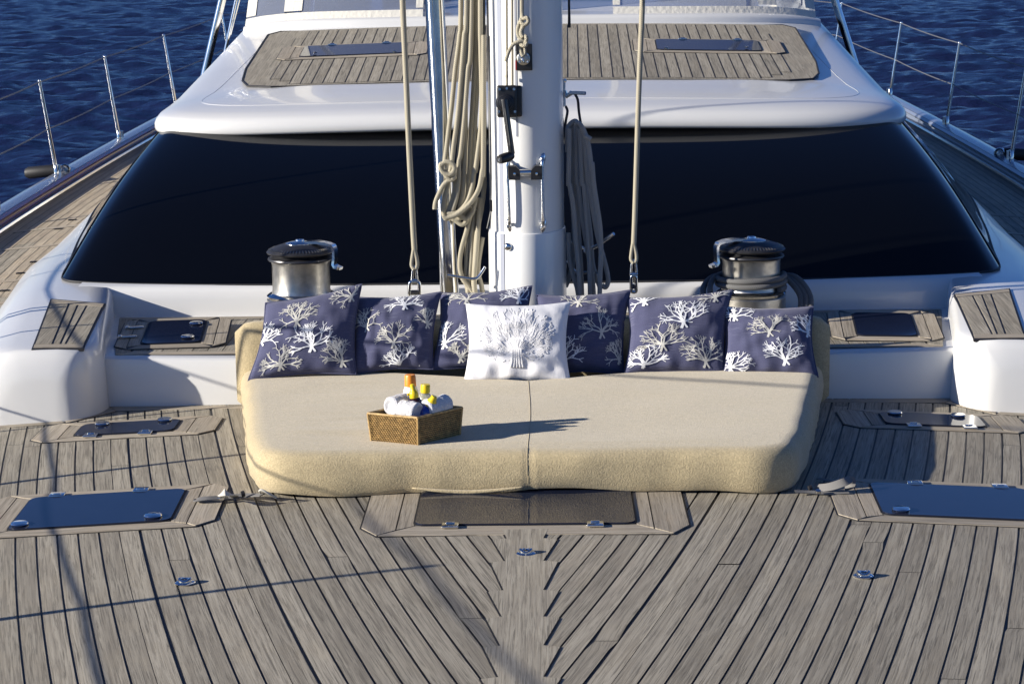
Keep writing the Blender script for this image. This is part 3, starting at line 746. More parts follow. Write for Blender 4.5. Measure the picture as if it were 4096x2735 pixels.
# reel winch with crank
def fy(px): return mfront(MX(px, 500, 9.0).x)
yb_ = 8.90
c = Y(2030, 407, yb_); c2 = Y(2062, 407, yb_)
rw = bpy.data.objects.new('reel_winch', None); sc.collection.objects.link(rw); rw.parent = mast
a = MB(); w_ = 78/920; h_ = 127/920
a.box(Y(2027, 407, 8.90)+Vector((0, .018, 0)), (w_, .036, h_)); a.build('face_plate', M['black'], rw, bevel=.010)
a = MB(); a.box(Y(2042, 407, 8.93)+Vector((.005, .05, 0)), (w_*1.05, .10, h_*.98)); a.build('housing', M['black'], rw, bevel=.012)
a = MB(); p = Y(2020, 412, 8.9); a.lathe([(.040, 0), (.040, .006), (.034, .008), (.033, .012), (.024, .014), (.023, .02), (.014, .022), (.013, .045), (0, .046)], p, 30, axis=(0, -1, .1)); a.build('dial', M['black'], rw)
for qx, qy in ((1998, 357), (2027, 354), (2056, 357), (1996, 447), (2060, 447)):
    p = Y(qx, qy, 8.898); a = MB(); a.lathe([(.003, .002), (.0035, .004), (.0058, .004), (.0062, .001), (.0062, 0)], p, 14, axis=(0, -1, 0)); a.build('screw', M['steel'], rw)
hd = MB(); p0 = Y(2018, 405, 8.85); p1 = Y(2046, 610, 8.84)
R = (p1-p0).to_track_quat('Z', 'Y').to_matrix()
mid = (p0+p1)/2
hd.box(mid, (.034, .020, (p1-p0).length+.02), R); hd.build('crank_arm', M['black'], rw, bevel=.006)
a = MB(); R2 = R; a.box(mid+Vector((0, -.0112, .0)), (.015, .003, (p1-p0).length*.72), R); ins = a.build('arm_inlay', mat('dark_grey_metal', (.13, .13, .12), .4, .6), rw)
# raised lettering strip on the crank arm
tx = bpy.data.curves.new('lettering', 'FONT'); tx.body = 'LEWMAR'; tx.size = .0145; tx.extrude = .0012; tx.align_x = 'CENTER'; tx.align_y = 'CENTER'
to = bpy.data.objects.new('lettering_tmp', tx); sc.collection.objects.link(to)
bpy.context.view_layer.update()
dg = bpy.context.evaluated_depsgraph_get(); me = bpy.data.meshes.new_from_object(to.evaluated_get(dg)); bpy.data.objects.remove(to)
lo = bpy.data.objects.new('lettering', me); sc.collection.objects.link(lo); me.materials.clear(); me.materials.append(M['black'])
dn = (p1-p0).normalized(); nrm = Vector((0, -1, 0)); nrm = (nrm-dn*nrm.dot(dn)).normalized(); yv = nrm.cross(dn)
pos = p0.lerp(p1, .36)+nrm*.0135
for v in me.vertices: q = v.co.copy(); v.co = pos+dn*q.x+yv*q.y+nrm*q.z
lo.parent = rw
g = MB(); h0 = Y(2048, 622, 8.845); h1 = Y(1996, 640, 8.79)
g.tube([h0, h0.lerp(h1, .15), h0.lerp(h1, .5), h0.lerp(h1, .85), h1], .02, 18, rr=lambda q: .0165+.006*math.sin(PI*min(1, q*1.05))); gp = g.build('crank_grip', M['black'], rw)
g = MB(); g.lathe([(.0, .003), (.006, .003), (.007, 0)], h1, 14, axis=(h1-h0).normalized()); g.build('grip_bolt', M['steel'], rw)
# block plate
yk = 8.93
blk = bpy.data.objects.new('halyard_lock', None); sc.collection.objects.link(blk); blk.parent = mast
a = MB(); a.box(Y(2096, 230, yk)+Vector((0, .012, 0)), (66/920, .03, 104/920)); a.build('back_plate', M['black'], blk, bevel=.004)
a = MB(); a.box(Y(2064, 262, yk)+Vector((0, .0, 0)), (.0035, .008, .040)); a.build('red_stripe', mat('red_mark', (.5, .03, .03), .4), blk)
a = MB(); a.box(Y(2063, 222, yk)+Vector((0, .0, 0)), (.0035, .008, .036)); a.build('white_stripe', M['white'], blk)
a = MB(); a.lathe([(.0285, 0), (.0285, .006), (.024, .009), (0, .009)], Y(2094, 235, yk-.004), 30, axis=(0, -1, 0)); a.build('disc', M['brush'], blk)
for qx, qy in ((2078, 220), (2110, 220), (2078, 250), (2110, 250)):
    a = MB(); a.lathe([(.0045, 0), (.0045, .003), (0, .0035)], Y(qx, qy, yk-.012), 10, axis=(0, -1, 0)); a.build('screw', M['steel'], blk)
a = MB(); s0 = Y(2084, 226, yk-.01); s1 = Y(2104, 226, yk-.01); s2 = Y(2093, 252, yk-.03); a.tube([Y(2090, 214, yk-.01), Y(2086, 225, yk-.03), Y(2091, 245, yk-.035), Y(2097, 250, yk-.02)], .0042, 8, smooth=4); a.build('shackle', M['steel'], blk)
# step handles
for px_ in (2032, 2170):
    sh = bpy.data.objects.new('mast_step', None); sc.collection.objects.link(sh); sh.parent = mast
    x = MX(px_, 800, 9.0).x; f0 = mfront(x)
    t0 = Y(px_, 668, f0-.035); t1 = Y(px_+(6 if px_ < 2100 else 2), 895, f0-.035)
    zt_, zb_ = t0.z, t1.z
    a = MB(); a.tube([(x+.004, f0+.0, zt_+.035), (x+.002, f0-.03, zt_+.02), (x, f0-.036, zt_), (t1.x, f0-.036, zb_+.02), (t1.x, f0-.022, zb_), (t1.x, f0+.002, zb_-.012)], .0075, 10, smooth=4); a.build('rod', M['steel'], sh)
    for zz, xx in ((zt_+.025, x), (zb_-.015, t1.x)):
        a = MB(); a.lathe([(.0, .009), (.012, .008), (.017, .003), (.018, 0)], (xx, f0, zz), 20, axis=(.25*(1 if px_ > 2100 else -1), -1, 0), sx=.8, sy=1.9); a.build('foot_plate', M['steel'], sh)
x0 = MX(2058, 690, 8.9).x; x1_ = MX(2146, 690, 8.9).x; zc = Y(2100, 692, 8.9).z
a = MB(); a.tube([(x0, 8.915, zc), (x1_, 8.915, zc)], .014, 16); a.build('cross_bar', M['steel'], mast)
for xx, s_ in ((x0, -1), (x1_, 1)):
    a = MB(); pr = [(-.024, -.03), (.024, -.03), (.024, .01), (.006, .03), (-.024, .03)]
    vs = [(xx-s_*q[0]*-1*-1, 8.895, zc+q[1]) for q in pr]+[(xx-s_*q[0]*-1*-1, 8.955, zc+q[1]) for q in pr]
    a.add(vs, [tuple(range(5)), tuple(reversed(range(5, 10)))]+[(i, (i+1) % 5, (i+1) % 5+5, i+5) for i in range(5)]); a.build('bar_bracket', M['black'], mast, smooth=False)
    a = MB(); a.lathe([(.006, 0), (.006, .003), (0, .004)], (xx, 8.893, zc-.004), 12, axis=(0, -1, 0)); a.build('screw', M['steel'], mast)
a = MB(); p = Y(2034, 986, mfront(-.07)-.005); a.lathe([(.019, 0), (.019, .006), (.015, .014), (.006, .018), (0, .018)], p, 20, axis=(-.35, -1, 0)); a.build('button', M['steel'], mast)
a = MB(); p = Y(1968, 820, 9.1); a.tube([p, Y(1962, 850, 9.1), Y(1948, 915, 9.08)], .003, 6); a.box(Y(1965, 822, 9.1), (.012, .02, .05)); a.build('side_clip', M['black'], mast)
# cleat on the right side
cl = bpy.data.objects.new('hook_cleat', None); sc.collection.objects.link(cl); cl.parent = mast
a = MB(); yc = 9.28
a.tube([Y(2257, 322, yc), Y(2256, 360, yc), Y(2258, 425, yc)], .006, 8); a.tube([Y(2258, 365, yc), Y(2268, 385, yc), Y(2285, 372, yc-.02)], .011, 10); a.tube([Y(2278, 374, yc-.02), Y(2300, 372, yc-.03), Y(2342, 374, yc-.05)], .0085, 10); a.lathe([(0, -.008), (.009, -.006), (.009, .006), (0, .008)], Y(2259, 323, yc), 12, axis=(0, 1, 0)); a.build('hook', M['steel'], cl)
a = MB()
a.tube([Y(2300, 378, yc-.03), Y(2311, 400, yc-.03), Y(2316, 450, yc), Y(2324, 500, yc), Y(2327, 520, yc)], .006, 8, smooth=3)
a.tube([Y(2262, 425, yc), Y(2270, 445, yc), Y(2264, 480, yc), Y(2258, 520, yc+.03)], .006, 8, smooth=3)
a.tube([Y(2253, 425, yc), Y(2248, 445, yc), Y(2254, 490, yc), Y(2258, 530, yc)], .003, 6, smooth=3); a.build('hanger_cord', M['cord'], cl)
a = MB(); a.tube([Y(2262, -700, 9.1), Y(2276, 0, 9.1), Y(2277, 70, 9.1), Y(2277, 110, 9.1)], .006, 8, rr=lambda q: .004+.003*q); a.tube([Y(2277, 110, 9.1), Y(2281, 150, 9.15), Y(2285, 320, 9.2)][:1]+[Y(2277, 112, 9.1)], .006, 8)
mesh_thing(a, 'sail_tie', M['rubber'], 'short dark webbing tail hanging at the right side of the mast top', 'cord')
# thin lines down to the reel
for px_ in (2027, 2049):
    a = MB(); x = px_; a.tube([Y(x-8, -4000, 8.935), Y(x, 100, 8.935), Y(x+1, 346, 8.925)], .0048, 8)
    if px_ == 2027: a.lathe([(0, -.008), (.007, -.006), (.007, .006), (0, .008)], Y(2027, 306, 8.93), 12)
    mesh_thing(a, 'thin_line', M['thin'], ('left' if px_ < 2040 else 'right')+' one of two thin lines running down the mast into the black reel', 'line', 'thin lines on the mast front')
# knotted halyard
a = MB(); yk2 = 8.90
K = lambda *pp: [Y(x_, y_, yk2+d_) for x_, y_, d_ in pp]
a.tube(K((2090, -4000, 0), (2088, -60, 0), (2087, 0, 0), (2088, 50, 0), (2092, 75, -.01), (2108, 72, -.02), (2113, 88, -.02), (2100, 100, -.02), (2086, 92, -.015), (2085, 76, -.005), (2098, 70, .005)), .0085, 10, smooth=5)
a.tube(K((2082, 84, 0), (2072, 110, 0), (2071, 135, 0), (2082, 158, -.005), (2100, 172, -.02), (2106, 155, -.025), (2098, 145, -.01), (2080, 165, 0), (2084, 180, -.02), (2100, 184, -.03), (2108, 172, -.025)), .0085, 10, smooth=5)
a.tube(K((2096, 100, -.005), (2084, 130, -.01), (2092, 150, -.015)), .010, 10, smooth=4)
a.tube(K((2095, 168, -.015), (2075, 168, -.02), (2052, 180, -.02), (2036, 205, -.02), (2026, 235, -.02), (2023, 247, -.02)), .0085, 10, smooth=5)
a.tube(K((2080, 185, -.01), (2083, 205, -.015), (2090, 225, -.03), (2100, 215, -.02), (2098, 185, -.01)), .0062, 8, smooth=4)
mesh_thing(a, 'knotted_halyard', M['rope'], 'beige rope tied in a bowline to the black plate high on the mast', 'rope')

# stainless pole
a = MB(); a.tube([Y(1650, -2200, 9.22), Y(1738, 0, 9.22), Y(1798, 1150, 9.22), Y(1800, 1215, 9.22)], .0435, 28)
mesh_thing(a, 'steel_pole', M['steel'], 'thick polished stainless steel pole rising left of the mast', 'pole')

# hanging halyards with shackles
def halyard(pts, lab_, y, rx, sx0, flip):
    t = thing('halyard', lab_, 'rope', Y(*pts[-1], y), 'taut beige halyards either side of the mast')
    a = MB(); a.tube([Y(px_, py_, y) for px_, py_ in pts], rx, 12, smooth=4); a.build('rope', M['rope'], t)
    bx, by = pts[-1]
    a = MB()
    for s_ in (-1, 1): a.tube([Y(bx-2, by-10, y), Y(bx+s_*9, by+35, y), Y(bx+s_*11, by+62, y), Y(bx+s_*3+2, by+78, y-.005)], rx*.72, 10, smooth=4)
    a.build('eye_splice', M['rope'], t)
    a = MB(); top_ = by+66; z = lambda dx, dy: Y(bx+dx, top_+dy, y)
    wd = 10 if not flip else 12
    a.tube([z(-wd, 55), z(-wd*.6, 10), z(0, 0), z(wd*.6, 10), z(wd, 55)], .006, 10, smooth=5); a.tube([z(-wd-2, 56), z(wd+4, 56)], .009, 12); a.build('snap_shackle', M['steel'], t)
    a = MB(); w2 = 19 if not flip else 9
    a.tube([z(-w2, 72), z(-w2*.6, 62), z(w2*.6, 62), z(w2, 72), z(w2, 118), z(w2*.5, 126), z(-w2*.5, 126), z(-w2, 118)], .0085, 10, smooth=4, closed=True)
    a.box(z(0, 104), (w2*1.5/900, .018, .02)); a.build('swivel', M['steel'], t)
halyard([(1440, -4000), (1604, -150), (1610, 0), (1626, 350), (1637, 600), (1652, 900), (1658, 1000)], 'taut beige rope ending in a steel shackle left of the steel pole', 8.93, .0125, 0, False)
halyard([(2690, -4000), (2574, -150), (2570, 0), (2556, 350), (2548, 600), (2540, 850), (2535, 975)], 'taut beige rope ending in a steel shackle right of the grey rope coil', 8.93, .0115, 0, True)

# rope coils
def coil(name, strands, conv, material, r, lab_, cat, parts=()):
    a = MB(); k = 0
    for st in strands:
        k += 1; dy = st[0]
        a.tube([Y(*conv(p), st[0]) for p in st[1]], st[2] if len(st) > 2 else r, 10, smooth=5)
    return mesh_thing(a, name, material, lab_, cat)
z2 = lambda p: (1000+.4687*p[0], .4687*p[1])
z6 = lambda p: (p[0], p[1])
def Z2(*p): return [(1000+.4687*x, .4687*y) for x, y in p]
def Z6(*p): return [(1000+.4687*x, 650+.4687*y) for x, y in p]
def Z3(*p): return [(2000+.4687*x, .4687*y) for x, y in p]
def Z7(*p): return [(2000+.4687*x, 650+.4687*y) for x, y in p]
idn = lambda p: p
coil('rope_coil', [
    (9.14, Z2((1805, -2600), (1800, 0), (1790, 300), (1752, 600), (1722, 900), (1692, 1150), (1665, 1370))+Z6((1660, 20))),
    (9.11, Z2((1850, -2600), (1848, 0), (1830, 300), (1802, 650), (1772, 1000), (1738, 1250), (1720, 1420))+Z6((1700, 130), (1662, 300), (1650, 420), (1675, 480), (1720, 430), (1762, 300), (1780, 150), (1782, 0))+Z2((1800, 1300), (1830, 1000), (1860, 600), (1890, 200), (1925, -2600))),
    (9.13, Z2((1893, -2600), (1890, 0), (1872, 350), (1842, 750), (1838, 1100), (1830, 1450))+Z6((1828, 50), (1815, 260), (1790, 400))),
    (9.15, Z2((1925, -2600), (1925, 0), (1925, 400), (1905, 800), (1880, 1200), (1868, 1500))+Z6((1862, 100), (1852, 300), (1800, 420), (1740, 440))),
    (9.10, Z2((1966, -2600), (1966, 0), (1970, 400), (1978, 800), (1968, 1100), (1925, 1450))+Z6((1915, 60), (1895, 220), (1850, 345), (1770, 430), (1680, 440))),
    (9.09, Z2((1995, 300), (1995, 800), (1992, 1200), (1988, 1500))+Z6((1985, 60), (1958, 210), (1900, 320), (1830, 395), (1750, 450), (1680, 470), (1650, 455))),
    (9.18, Z2((1985, -2600), (1987, 0), (1990, 500), (1998, 1000), (1998, 1500))+Z6((2000, 200), (1975, 400), (1935, 620), (1922, 800), (1905, 1080), (1900, 1200))),
    (9.16, Z6((1868, 380), (1858, 480), (1815, 530), (1760, 500), (1715, 470))),
    (9.14, Z6((1930, 300), (1900, 420), (1850, 480), (1800, 460), (1740, 420))),
    (9.18, Z6((1880, 460), (1850, 580), (1805, 740), (1790, 880), (1815, 990), (1870, 1060), (1920, 1130))),
    (9.19, Z6((1925, 400), (1893, 620), (1888, 850), (1865, 1060), (1860, 1200))),
    (9.19, Z6((1985, 640), (1955, 820), (1948, 940), (1975, 1050), (1990, 1150))),
    (9.17, Z6((1965, 300), (1945, 600), (1930, 800), (1915, 1000), (1925, 1150))),
    (9.12, Z2((1875, -2600), (1872, 0), (1850, 350), (1820, 800), (1795, 1150), (1775, 1450))+Z6((1765, 80), (1745, 250), (1700, 400), (1660, 440))),
    (9.16, Z2((1945, -2600), (1945, 0), (1950, 400), (1935, 800), (1910, 1200), (1895, 1500))+Z6((1890, 100), (1880, 260), (1845, 400), (1790, 480), (1730, 490))),
    (9.20, Z6((1900, 380), (1872, 600), (1850, 800), (1845, 1000), (1870, 1150))),
    # knot and tail
    (9.07, Z2((1640, 1395), (1625, 1420), (1650, 1470), (1710, 1490), (1745, 1440), (1720, 1395), (1665, 1385), (1630, 1415)), .0115),
    (9.08, Z6((1660, 60), (1670, 110), (1720, 150), (1748, 90), (1720, 55)), .011),
    (9.09, Z6((1715, 140), (1655, 190), (1612, 270), (1585, 340), (1578, 400)), .0115),
], idn, M['rope'], .0112, 'bundle of beige braided rope looped and knotted left of the mast', 'rope coil')
coil('rope_coil', [
    (9.13, Z3((575, 1300), (575, 1120), (600, 1060), (645, 1035), (660, 1090), (650, 1300), (655, 1568))+Z7((662, 150), (690, 400), (730, 650), (765, 850), (790, 1000), (800, 1150))),
    (9.09, Z3((590, 1100), (590, 1300), (585, 1568))+Z7((595, 200), (630, 420), (645, 650), (665, 850), (685, 1150))),
    (9.11, Z3((640, 1050), (690, 1070), (715, 1200), (735, 1400), (752, 1568))+Z7((760, 60), (775, 280), (805, 480), (840, 660), (880, 800), (915, 940), (922, 1020), (900, 1065), (870, 1045))),
    (9.07, Z3((700, 1080), (740, 1180), (765, 1300), (780, 1450))+Z7((785, 0), (800, 180), (830, 380), (855, 560), (862, 750), (855, 950), (850, 1150))),
    (9.17, Z3((625, 1060), (620, 1300), (625, 1568))+Z7((630, 100), (655, 350), (670, 600), (690, 900), (700, 1150))),
    (9.11, Z3((680, 1100), (690, 1300), (700, 1568))+Z7((715, 200), (740, 500), (760, 800), (770, 1150))),
    (9.18, Z7((720, 20), (735, 300), (770, 600), (790, 860), (830, 1000), (850, 1060))),
    (9.12, Z7((585, 600), (590, 800), (620, 950), (655, 1060), (670, 1150))),
    (9.20, Z7((600, 150), (630, 500), (625, 800), (600, 950), (560, 1060))),
    (9.06, Z3((720, 1160), (760, 1180), (775, 1190))),
], idn, M['rope2'], .0112, 'bundle of grey rope hanging in the shade right of the mast', 'rope coil')
# horn hooks at the mast foot
for sg, pts in ((-1, [(1790, 1100), (1840, 1108), (1895, 1115), (1915, 1105), (1940, 1068)]), (1, [(2272, 1095), (2330, 1095), (2370, 1002), (2400, 980), (2452, 935)])):
    a = MB()
    if sg > 0: a.tube([Y(2270, 960, 9.3), Y(2320, 985, 9.25), Y(2370, 1010, 9.2)], .006, 10); a.tube([Y(2270, 1045, 9.3), Y(2305, 1090, 9.2), Y(2390, 1090, 9.15)], .006, 10); a.tube([Y(2340, 1005, 9.2), Y(2385, 985, 9.12), Y(2455, 935, 9.05)], .0075, 10)
    else: a.tube([Y(x_, y_, 9.0) for x_, y_ in pts], .0065, 10, smooth=4)
    mesh_thing(a, 'rope_hook', M['steel'], 'bent steel rod hook holding the '+('beige rope bundle left' if sg < 0 else 'grey rope bundle right')+' of the mast foot', 'hook', 'rope hooks at the mast foot')

# ------------------------------------------------------------------ winches
def winch(cx, cy, zb, sg, lab_):
    t = thing('winch', lab_, 'winch', (cx, cy, zb), 'large steel sheet winches behind the cushions')
    a = MB(); a.lathe([(.16, -.16), (.16, -.01), (.15, 0)], (cx, cy, zb), 40); a.build('pedestal', M['brush'], t)
    a = MB(); a.lathe([(.158, 0), (.160, .008), (.150, .016), (.136, .022), (.132, .03)], (cx, cy, zb), 48); a.build('base_ring', M['steel'], t)
    a = MB(); a.lathe([(.137, .02), (.133, .035), (.132, .09), (.132, .150), (.135, .164), (.146, .172)], (cx, cy, zb), 64); a.build('drum', M['brush'], t)
    a = MB(); a.lathe([(.146, .17), (.151, .176), (.149, .182), (.128, .19), (.125, .193), (.130, .197), (.152, .203), (.155, .210), (.150, .216), (.120, .232), (.085, .243), (.08, .245), (0, .246)], (cx, cy, zb), 64); a.build('self_tailer', M['tailer'], t)
    a = MB()
    for k in range(60):
        an = 2*PI*k/60; r0 = .128; r1 = .146
        p = Vector((cx+math.cos(an)*(r0+r1)/2, cy+math.sin(an)*(r0+r1)/2, zb+.2225)); a.box(p, (.02, .003, .005), Matrix.Rotation(an, 3, 'Z')@Matrix.Rotation(.46, 3, 'Y'))
    a.build('jaw_teeth', M['brush'], t)
    a = MB(); a.lathe([(.068, .243), (.068, .249), (.060, .253), (.030, .259), (.022, .259), (.021, .264), (.016, .265), (.008, .258), (0, .258)], (cx, cy, zb), 40); a.build('top_cap', M['steel'], t)
    # feeder arm
    dx = sg; an = -.35 if sg > 0 else PI+.35
    d = Vector((math.cos(an), math.sin(an), 0)); n_ = Vector((-d.y, d.x, 0)); c0 = Vector((cx, cy, zb))
    a = MB(); prof = [(.03, .252, .030), (.09, .256, .026), (.14, .250, .022), (.168, .242, .020), (.176, .225, .019), (.176, .19, .018), (.172, .155, .020), (.18, .145, .024), (.205, .138, .018)]
    rows = []
    for i, (r_, z_, hw_) in enumerate(prof):
        nx = prof[min(i+1, len(prof)-1)]; pv = prof[max(i-1, 0)]; tt = Vector((nx[0]-pv[0], nx[1]-pv[1])).normalized(); nn = Vector((-tt.y, tt.x))*.006
        pc = c0+d*r_+Vector((0, 0, z_)); o_ = d*nn.x+Vector((0, 0, nn.y))
        rows.append([pc-n_*hw_-o_, pc-n_*hw_+o_, pc+n_*hw_+o_, pc+n_*hw_-o_, pc-n_*hw_-o_])
    a.grid(rows, 0, flip=True); a.add(rows[0][:4], [(3, 2, 1, 0)]); a.add(rows[-1][:4], [(0, 1, 2, 3)])
    a.build('feeder_arm', M['steel'], t, angle=30)
winch(-1.045, 9.32, .345, 1, 'left steel drum winch, bare, rising behind the leftmost blue cushion')
winch(1.025, 9.32, .335, -1, 'right steel drum winch with grey rope wound around its base')
a = MB()
pts = []
for i in range(78):
    an = -PI*.5+i*2*PI/36+.9; r_ = .152+.002*math.sin(i); pts.append((1.025+r_*math.cos(an), 9.32+r_*math.sin(an), .366+.026*i/36))
a.tube(pts, .0135, 10)
for k, (ox, oz) in enumerate(((0, 0), (.022, -.005), (.045, .004))):
    a.tube([(1.025+.13, 9.40, .40+oz), (1.19+ox, 9.34, .40+oz), (1.245+ox, 9.27, .33), (1.235+ox, 9.22, .24), (1.22+ox, 9.18, .20)], .0135, 10, smooth=5)
a.tube([(1.025-.12, 9.42, .41), (.84, 9.36, .40), (.80, 9.26, .36), (.82, 9.2, .26), (.84, 9.15, .2)], .0135, 10, smooth=5)
a.tube([(1.025-.10, 9.42, .42), (.86, 9.33, .41), (.83, 9.24, .37), (.85, 9.18, .26), (.87, 9.13, .2)], .0135, 10, smooth=5)
mesh_thing(a, 'winch_rope', rope_mat('rope_dark_grey', (.15, .15, .15)), 'grey rope wrapped round the base of the right winch and hanging beside it', 'rope')

for sg in (-1, 1):
    for k, (y, r_) in enumerate(((8.6, .008), (9.05, .010), (10.1, .008))):
        x = sg*(B(y)-.15); a = MB(); a.tube([(x, y, dz(x, y)), (sg*.15, MY+.25, (15, 20, 13)[k])], r_, 10); a.lathe([(.03, 0), (.03, .02), (.018, .03), (.016, .22), (.009, .24)], (x, y, dz(x, y)), 14)
        mesh_thing(a, 'shroud', M['steel'], ('forward', 'middle', 'aft')[k]+' steel shroud rising from the '+('left' if sg < 0 else 'right')+' deck edge to the mast', 'shroud', 'shrouds holding the mast')
a = MB(); a.tube([(-3.0, 8.15, .10), (-3.02, 8.0, .95), (-3.3, 6.5, 1.8), (-3.6, 4.2, 3.1), (-3.65, 3.8, 3.35)], .009, 8)
mesh_thing(a, 'guy_line', M['rope'], 'beige guy rope running forward and up from the left side deck', 'rope')
# ------------------------------------------------------------------ sun mattress
mt = thing('sun_mattress', 'wide beige towelling sun mattress with low backrest on the foredeck', 'mattress', (0, 7.8, 0))
PT = .15
def noise2(x, y, s=1.0):
    from mathutils import noise
    return noise.noise(Vector((x*s, y*s, 3.1*s)))
def pad_outline(n=24):
    pts = []
    fl, fr, yf = -.985, .995, 7.03; bl, br, ybk = -1.235, 1.27, 8.62
    r = .10
    pts.append((br, ybk)); 
    for i in range(1, 14): s_ = i/14; pts.append((lerp(br, fr+.02, s_), lerp(ybk, yf+.20, s_)))
    for i in range(9): a_ = PI/2*i/8; pts.append((fr-.17+.17*math.cos(a_), yf+.17-.17*math.sin(a_)))
    for i in range(1, 24): s_ = i/24; x = lerp(fr-.17, fl+.17, s_); pts.append((x, yf-.006*math.sin(x*7)))
    for i in range(9): a_ = PI/2*i/8; pts.append((fl+.17-.17*math.sin(a_), yf+.17-.17*math.cos(a_)))
    for i in range(1, 14): s_ = 1-i/14; pts.append((lerp(bl, fl-.02, s_), lerp(ybk, yf+.20, s_)))
    pts.append((bl, ybk))
    return pts
po = catmull([(x, y, 0) for x, y in pad_outline()], 4)
def resample(P, n):
    L = [0]
    for a_, b_ in zip(P, P[1:]): L.append(L[-1]+(b_-a_).length)
    out = []; k = 0
    for i in range(n):
        t_ = L[-1]*i/(n-1)
        while k < len(P)-2 and L[k+1] < t_: k += 1
        out.append(P[k].lerp(P[k+1], (t_-L[k])/max(1e-9, L[k+1]-L[k])))
    return out
po = resample(po, 300)
for _ in range(7): po = [po[0]]+[(po[i-1]+po[i]*2+po[i+1])/4 for i in range(1, len(po)-1)]+[po[-1]]
prof = [(.014, .012), (.002, .03), (-.002, .07), (.0, .11), (.006, .132), (.018, .148), (.038, .157), (.065, .160)]
# main cushion top: dense grid surface for wrinkles, seam and sag
mb = MB(); NX, NY = 150, 90
def lat(y): # half extents at y
    l = lerp(-.985, -1.235, (y-7.09)/1.53); r_ = lerp(.995, 1.27, (y-7.09)/1.53)
    return l, r_
def pad_pt(u, v):
    # u,v in 0..1 over the top, rounded corners handled by squircle falloff
    y = lerp(7.09, 8.62, v); l, r_ = lat(y)
    return lerp(l, r_, u), y
rows = []
ringN = len(po)
# rings from the outline inwards, many, with wrinkles in z
rings_s = [0, .015, .035]+[.06+.94*i/44 for i in range(45)]
side = rows
side = []
for ins_, z in prof:
    r_ = []
    for i, p in enumerate(po):
        a_, b_ = po[max(i-1, 0)], po[min(i+1, ringN-1)]
        tn = (b_-a_).normalized(); nn = Vector((tn.y, -tn.x, 0))
        if nn.dot(Vector((0, 7.9, 0))-p) < 0: nn = -nn
        k = max(0, 1-z/.12)
        wob = .007*noise2(p.x*7, p.y*7+z*5)+(.010*math.sin(p.y*55)*math.sin(min(1, max(0, (8.35-p.y)/.9))*PI)*k if p.x > .9 else .004*math.sin(p.y*30)*k)
        front = max(0, 1-abs(p.y-7.03)/.12)
        wob += front*(.008*noise2(p.x*3.1, 2.2+z*6)+.005*k*math.sin(p.x*11))
        q = p+nn*(ins_+wob)
        zz = (dz(q.x, q.y) if z < .12 else dz(q.x, q.y)*(1-(z-.12)/.04) if z < .16 else 0)+z
        if z < .05: zz += front*(.006*math.sin(p.x*5.2+.6)+.004*math.sin(p.x*12))
        seam = math.exp(-((q.x-.015)/.008)**2)
        r_.append(Vector((q.x, q.y+seam*.004, zz-seam*.003*(z > .13))))
    side.append(r_)
last = side[-1]
for s_ in rings_s[1:]:
    r_ = []
    for v in last:
        cy_ = 7.85+.5*math.tanh((v.y-7.85)/.75); s2 = s_**1.0; x = lerp(v.x, 0.0, s2); y = lerp(v.y, cy_, s2)
        wr = .0045*noise2(x*1.2, y*2.2, 2)+.003*noise2(x*3, y*9, 1.5)*max(0, 1-abs(x+.7)/.5)
        r_.append(Vector((x, y, .160+.003*min(1, s_*5)+wr*min(1, s_*6))))
    side.append(r_)
mb.grid(side, 0, flip=True)
cush = mb.build('seat_cushion', M['pad'], mt, angle=180)
from mathutils.bvhtree import BVHTree
bv = BVHTree.FromPolygons([v.co.copy() for v in cush.data.vertices], [tuple(p.vertices) for p in cush.data.polygons])
pts = []
for z in (.03, .05, .07, .09, .11):
    h = bv.ray_cast(Vector((.010, 6.5, z)), Vector((0, 1, 0)))[0]
    if h: pts.append(h+Vector((0, -.0005, 0)))
for k in range(280):
    y = 7.036+.005*k; h = bv.ray_cast(Vector((.010+.008*math.sin((y-7.03)*3), y, 1)), Vector((0, 0, -1)))[0]
    if h and h.z > .125: pts.append(h+Vector((0, 0, .0004)))
a = MB(); a.tube(pts, .0010, 6); a.build('seam', mat('seam_thread', (.38, .32, .21), .9), mt)
a = MB(); hp = []
for i in range(26):
    x = lerp(-.40, .0, i/25); h = bv.ray_cast(Vector((x, 6.5, .045)), Vector((0, 1, 0)))[0]
    hp.append((x, h.y-.006-.006*math.sin(i/25*PI), .016+.016*abs(2*i/25-1)**1.5+dz(x, 7.03)))
a.tube(hp, .012, 10, flat=1.3, rr=lambda q: .002+.005*math.sin(PI*q)**.6); a.build('tucked_hem', M['pad'], mt, angle=180)
# backrest roll
a = MB(); rows = []
for i in range(61):
    s_ = i/60; x = lerp(-1.245, 1.285, s_); e = min(1, min(s_, 1-s_)*22); e = math.sqrt(1-(1-e)**2) if e < 1 else 1
    c = Vector((x, 8.575, 0)); r_ = []
    for k in range(25):
        an = 2*PI*k/24; sx_ = abs(math.cos(an))**.45*(1 if math.cos(an) > 0 else -1); sz_ = abs(math.sin(an))**.5*(1 if math.sin(an) > 0 else -1)
        r_.append((x, 8.575+.045*sx_*(.25+.75*e), .165+.20*sz_*(.75+.25*e)+.005*noise2(x*4, an)))
    rows.append(r_)
a.grid(rows, 0, flip=True); a.add(rows[0][:-1], [tuple(reversed(range(24)))]); a.add(rows[-1][:-1], [tuple(range(24))])
a.build('backrest_cushion', M['pad'], mt, angle=180)

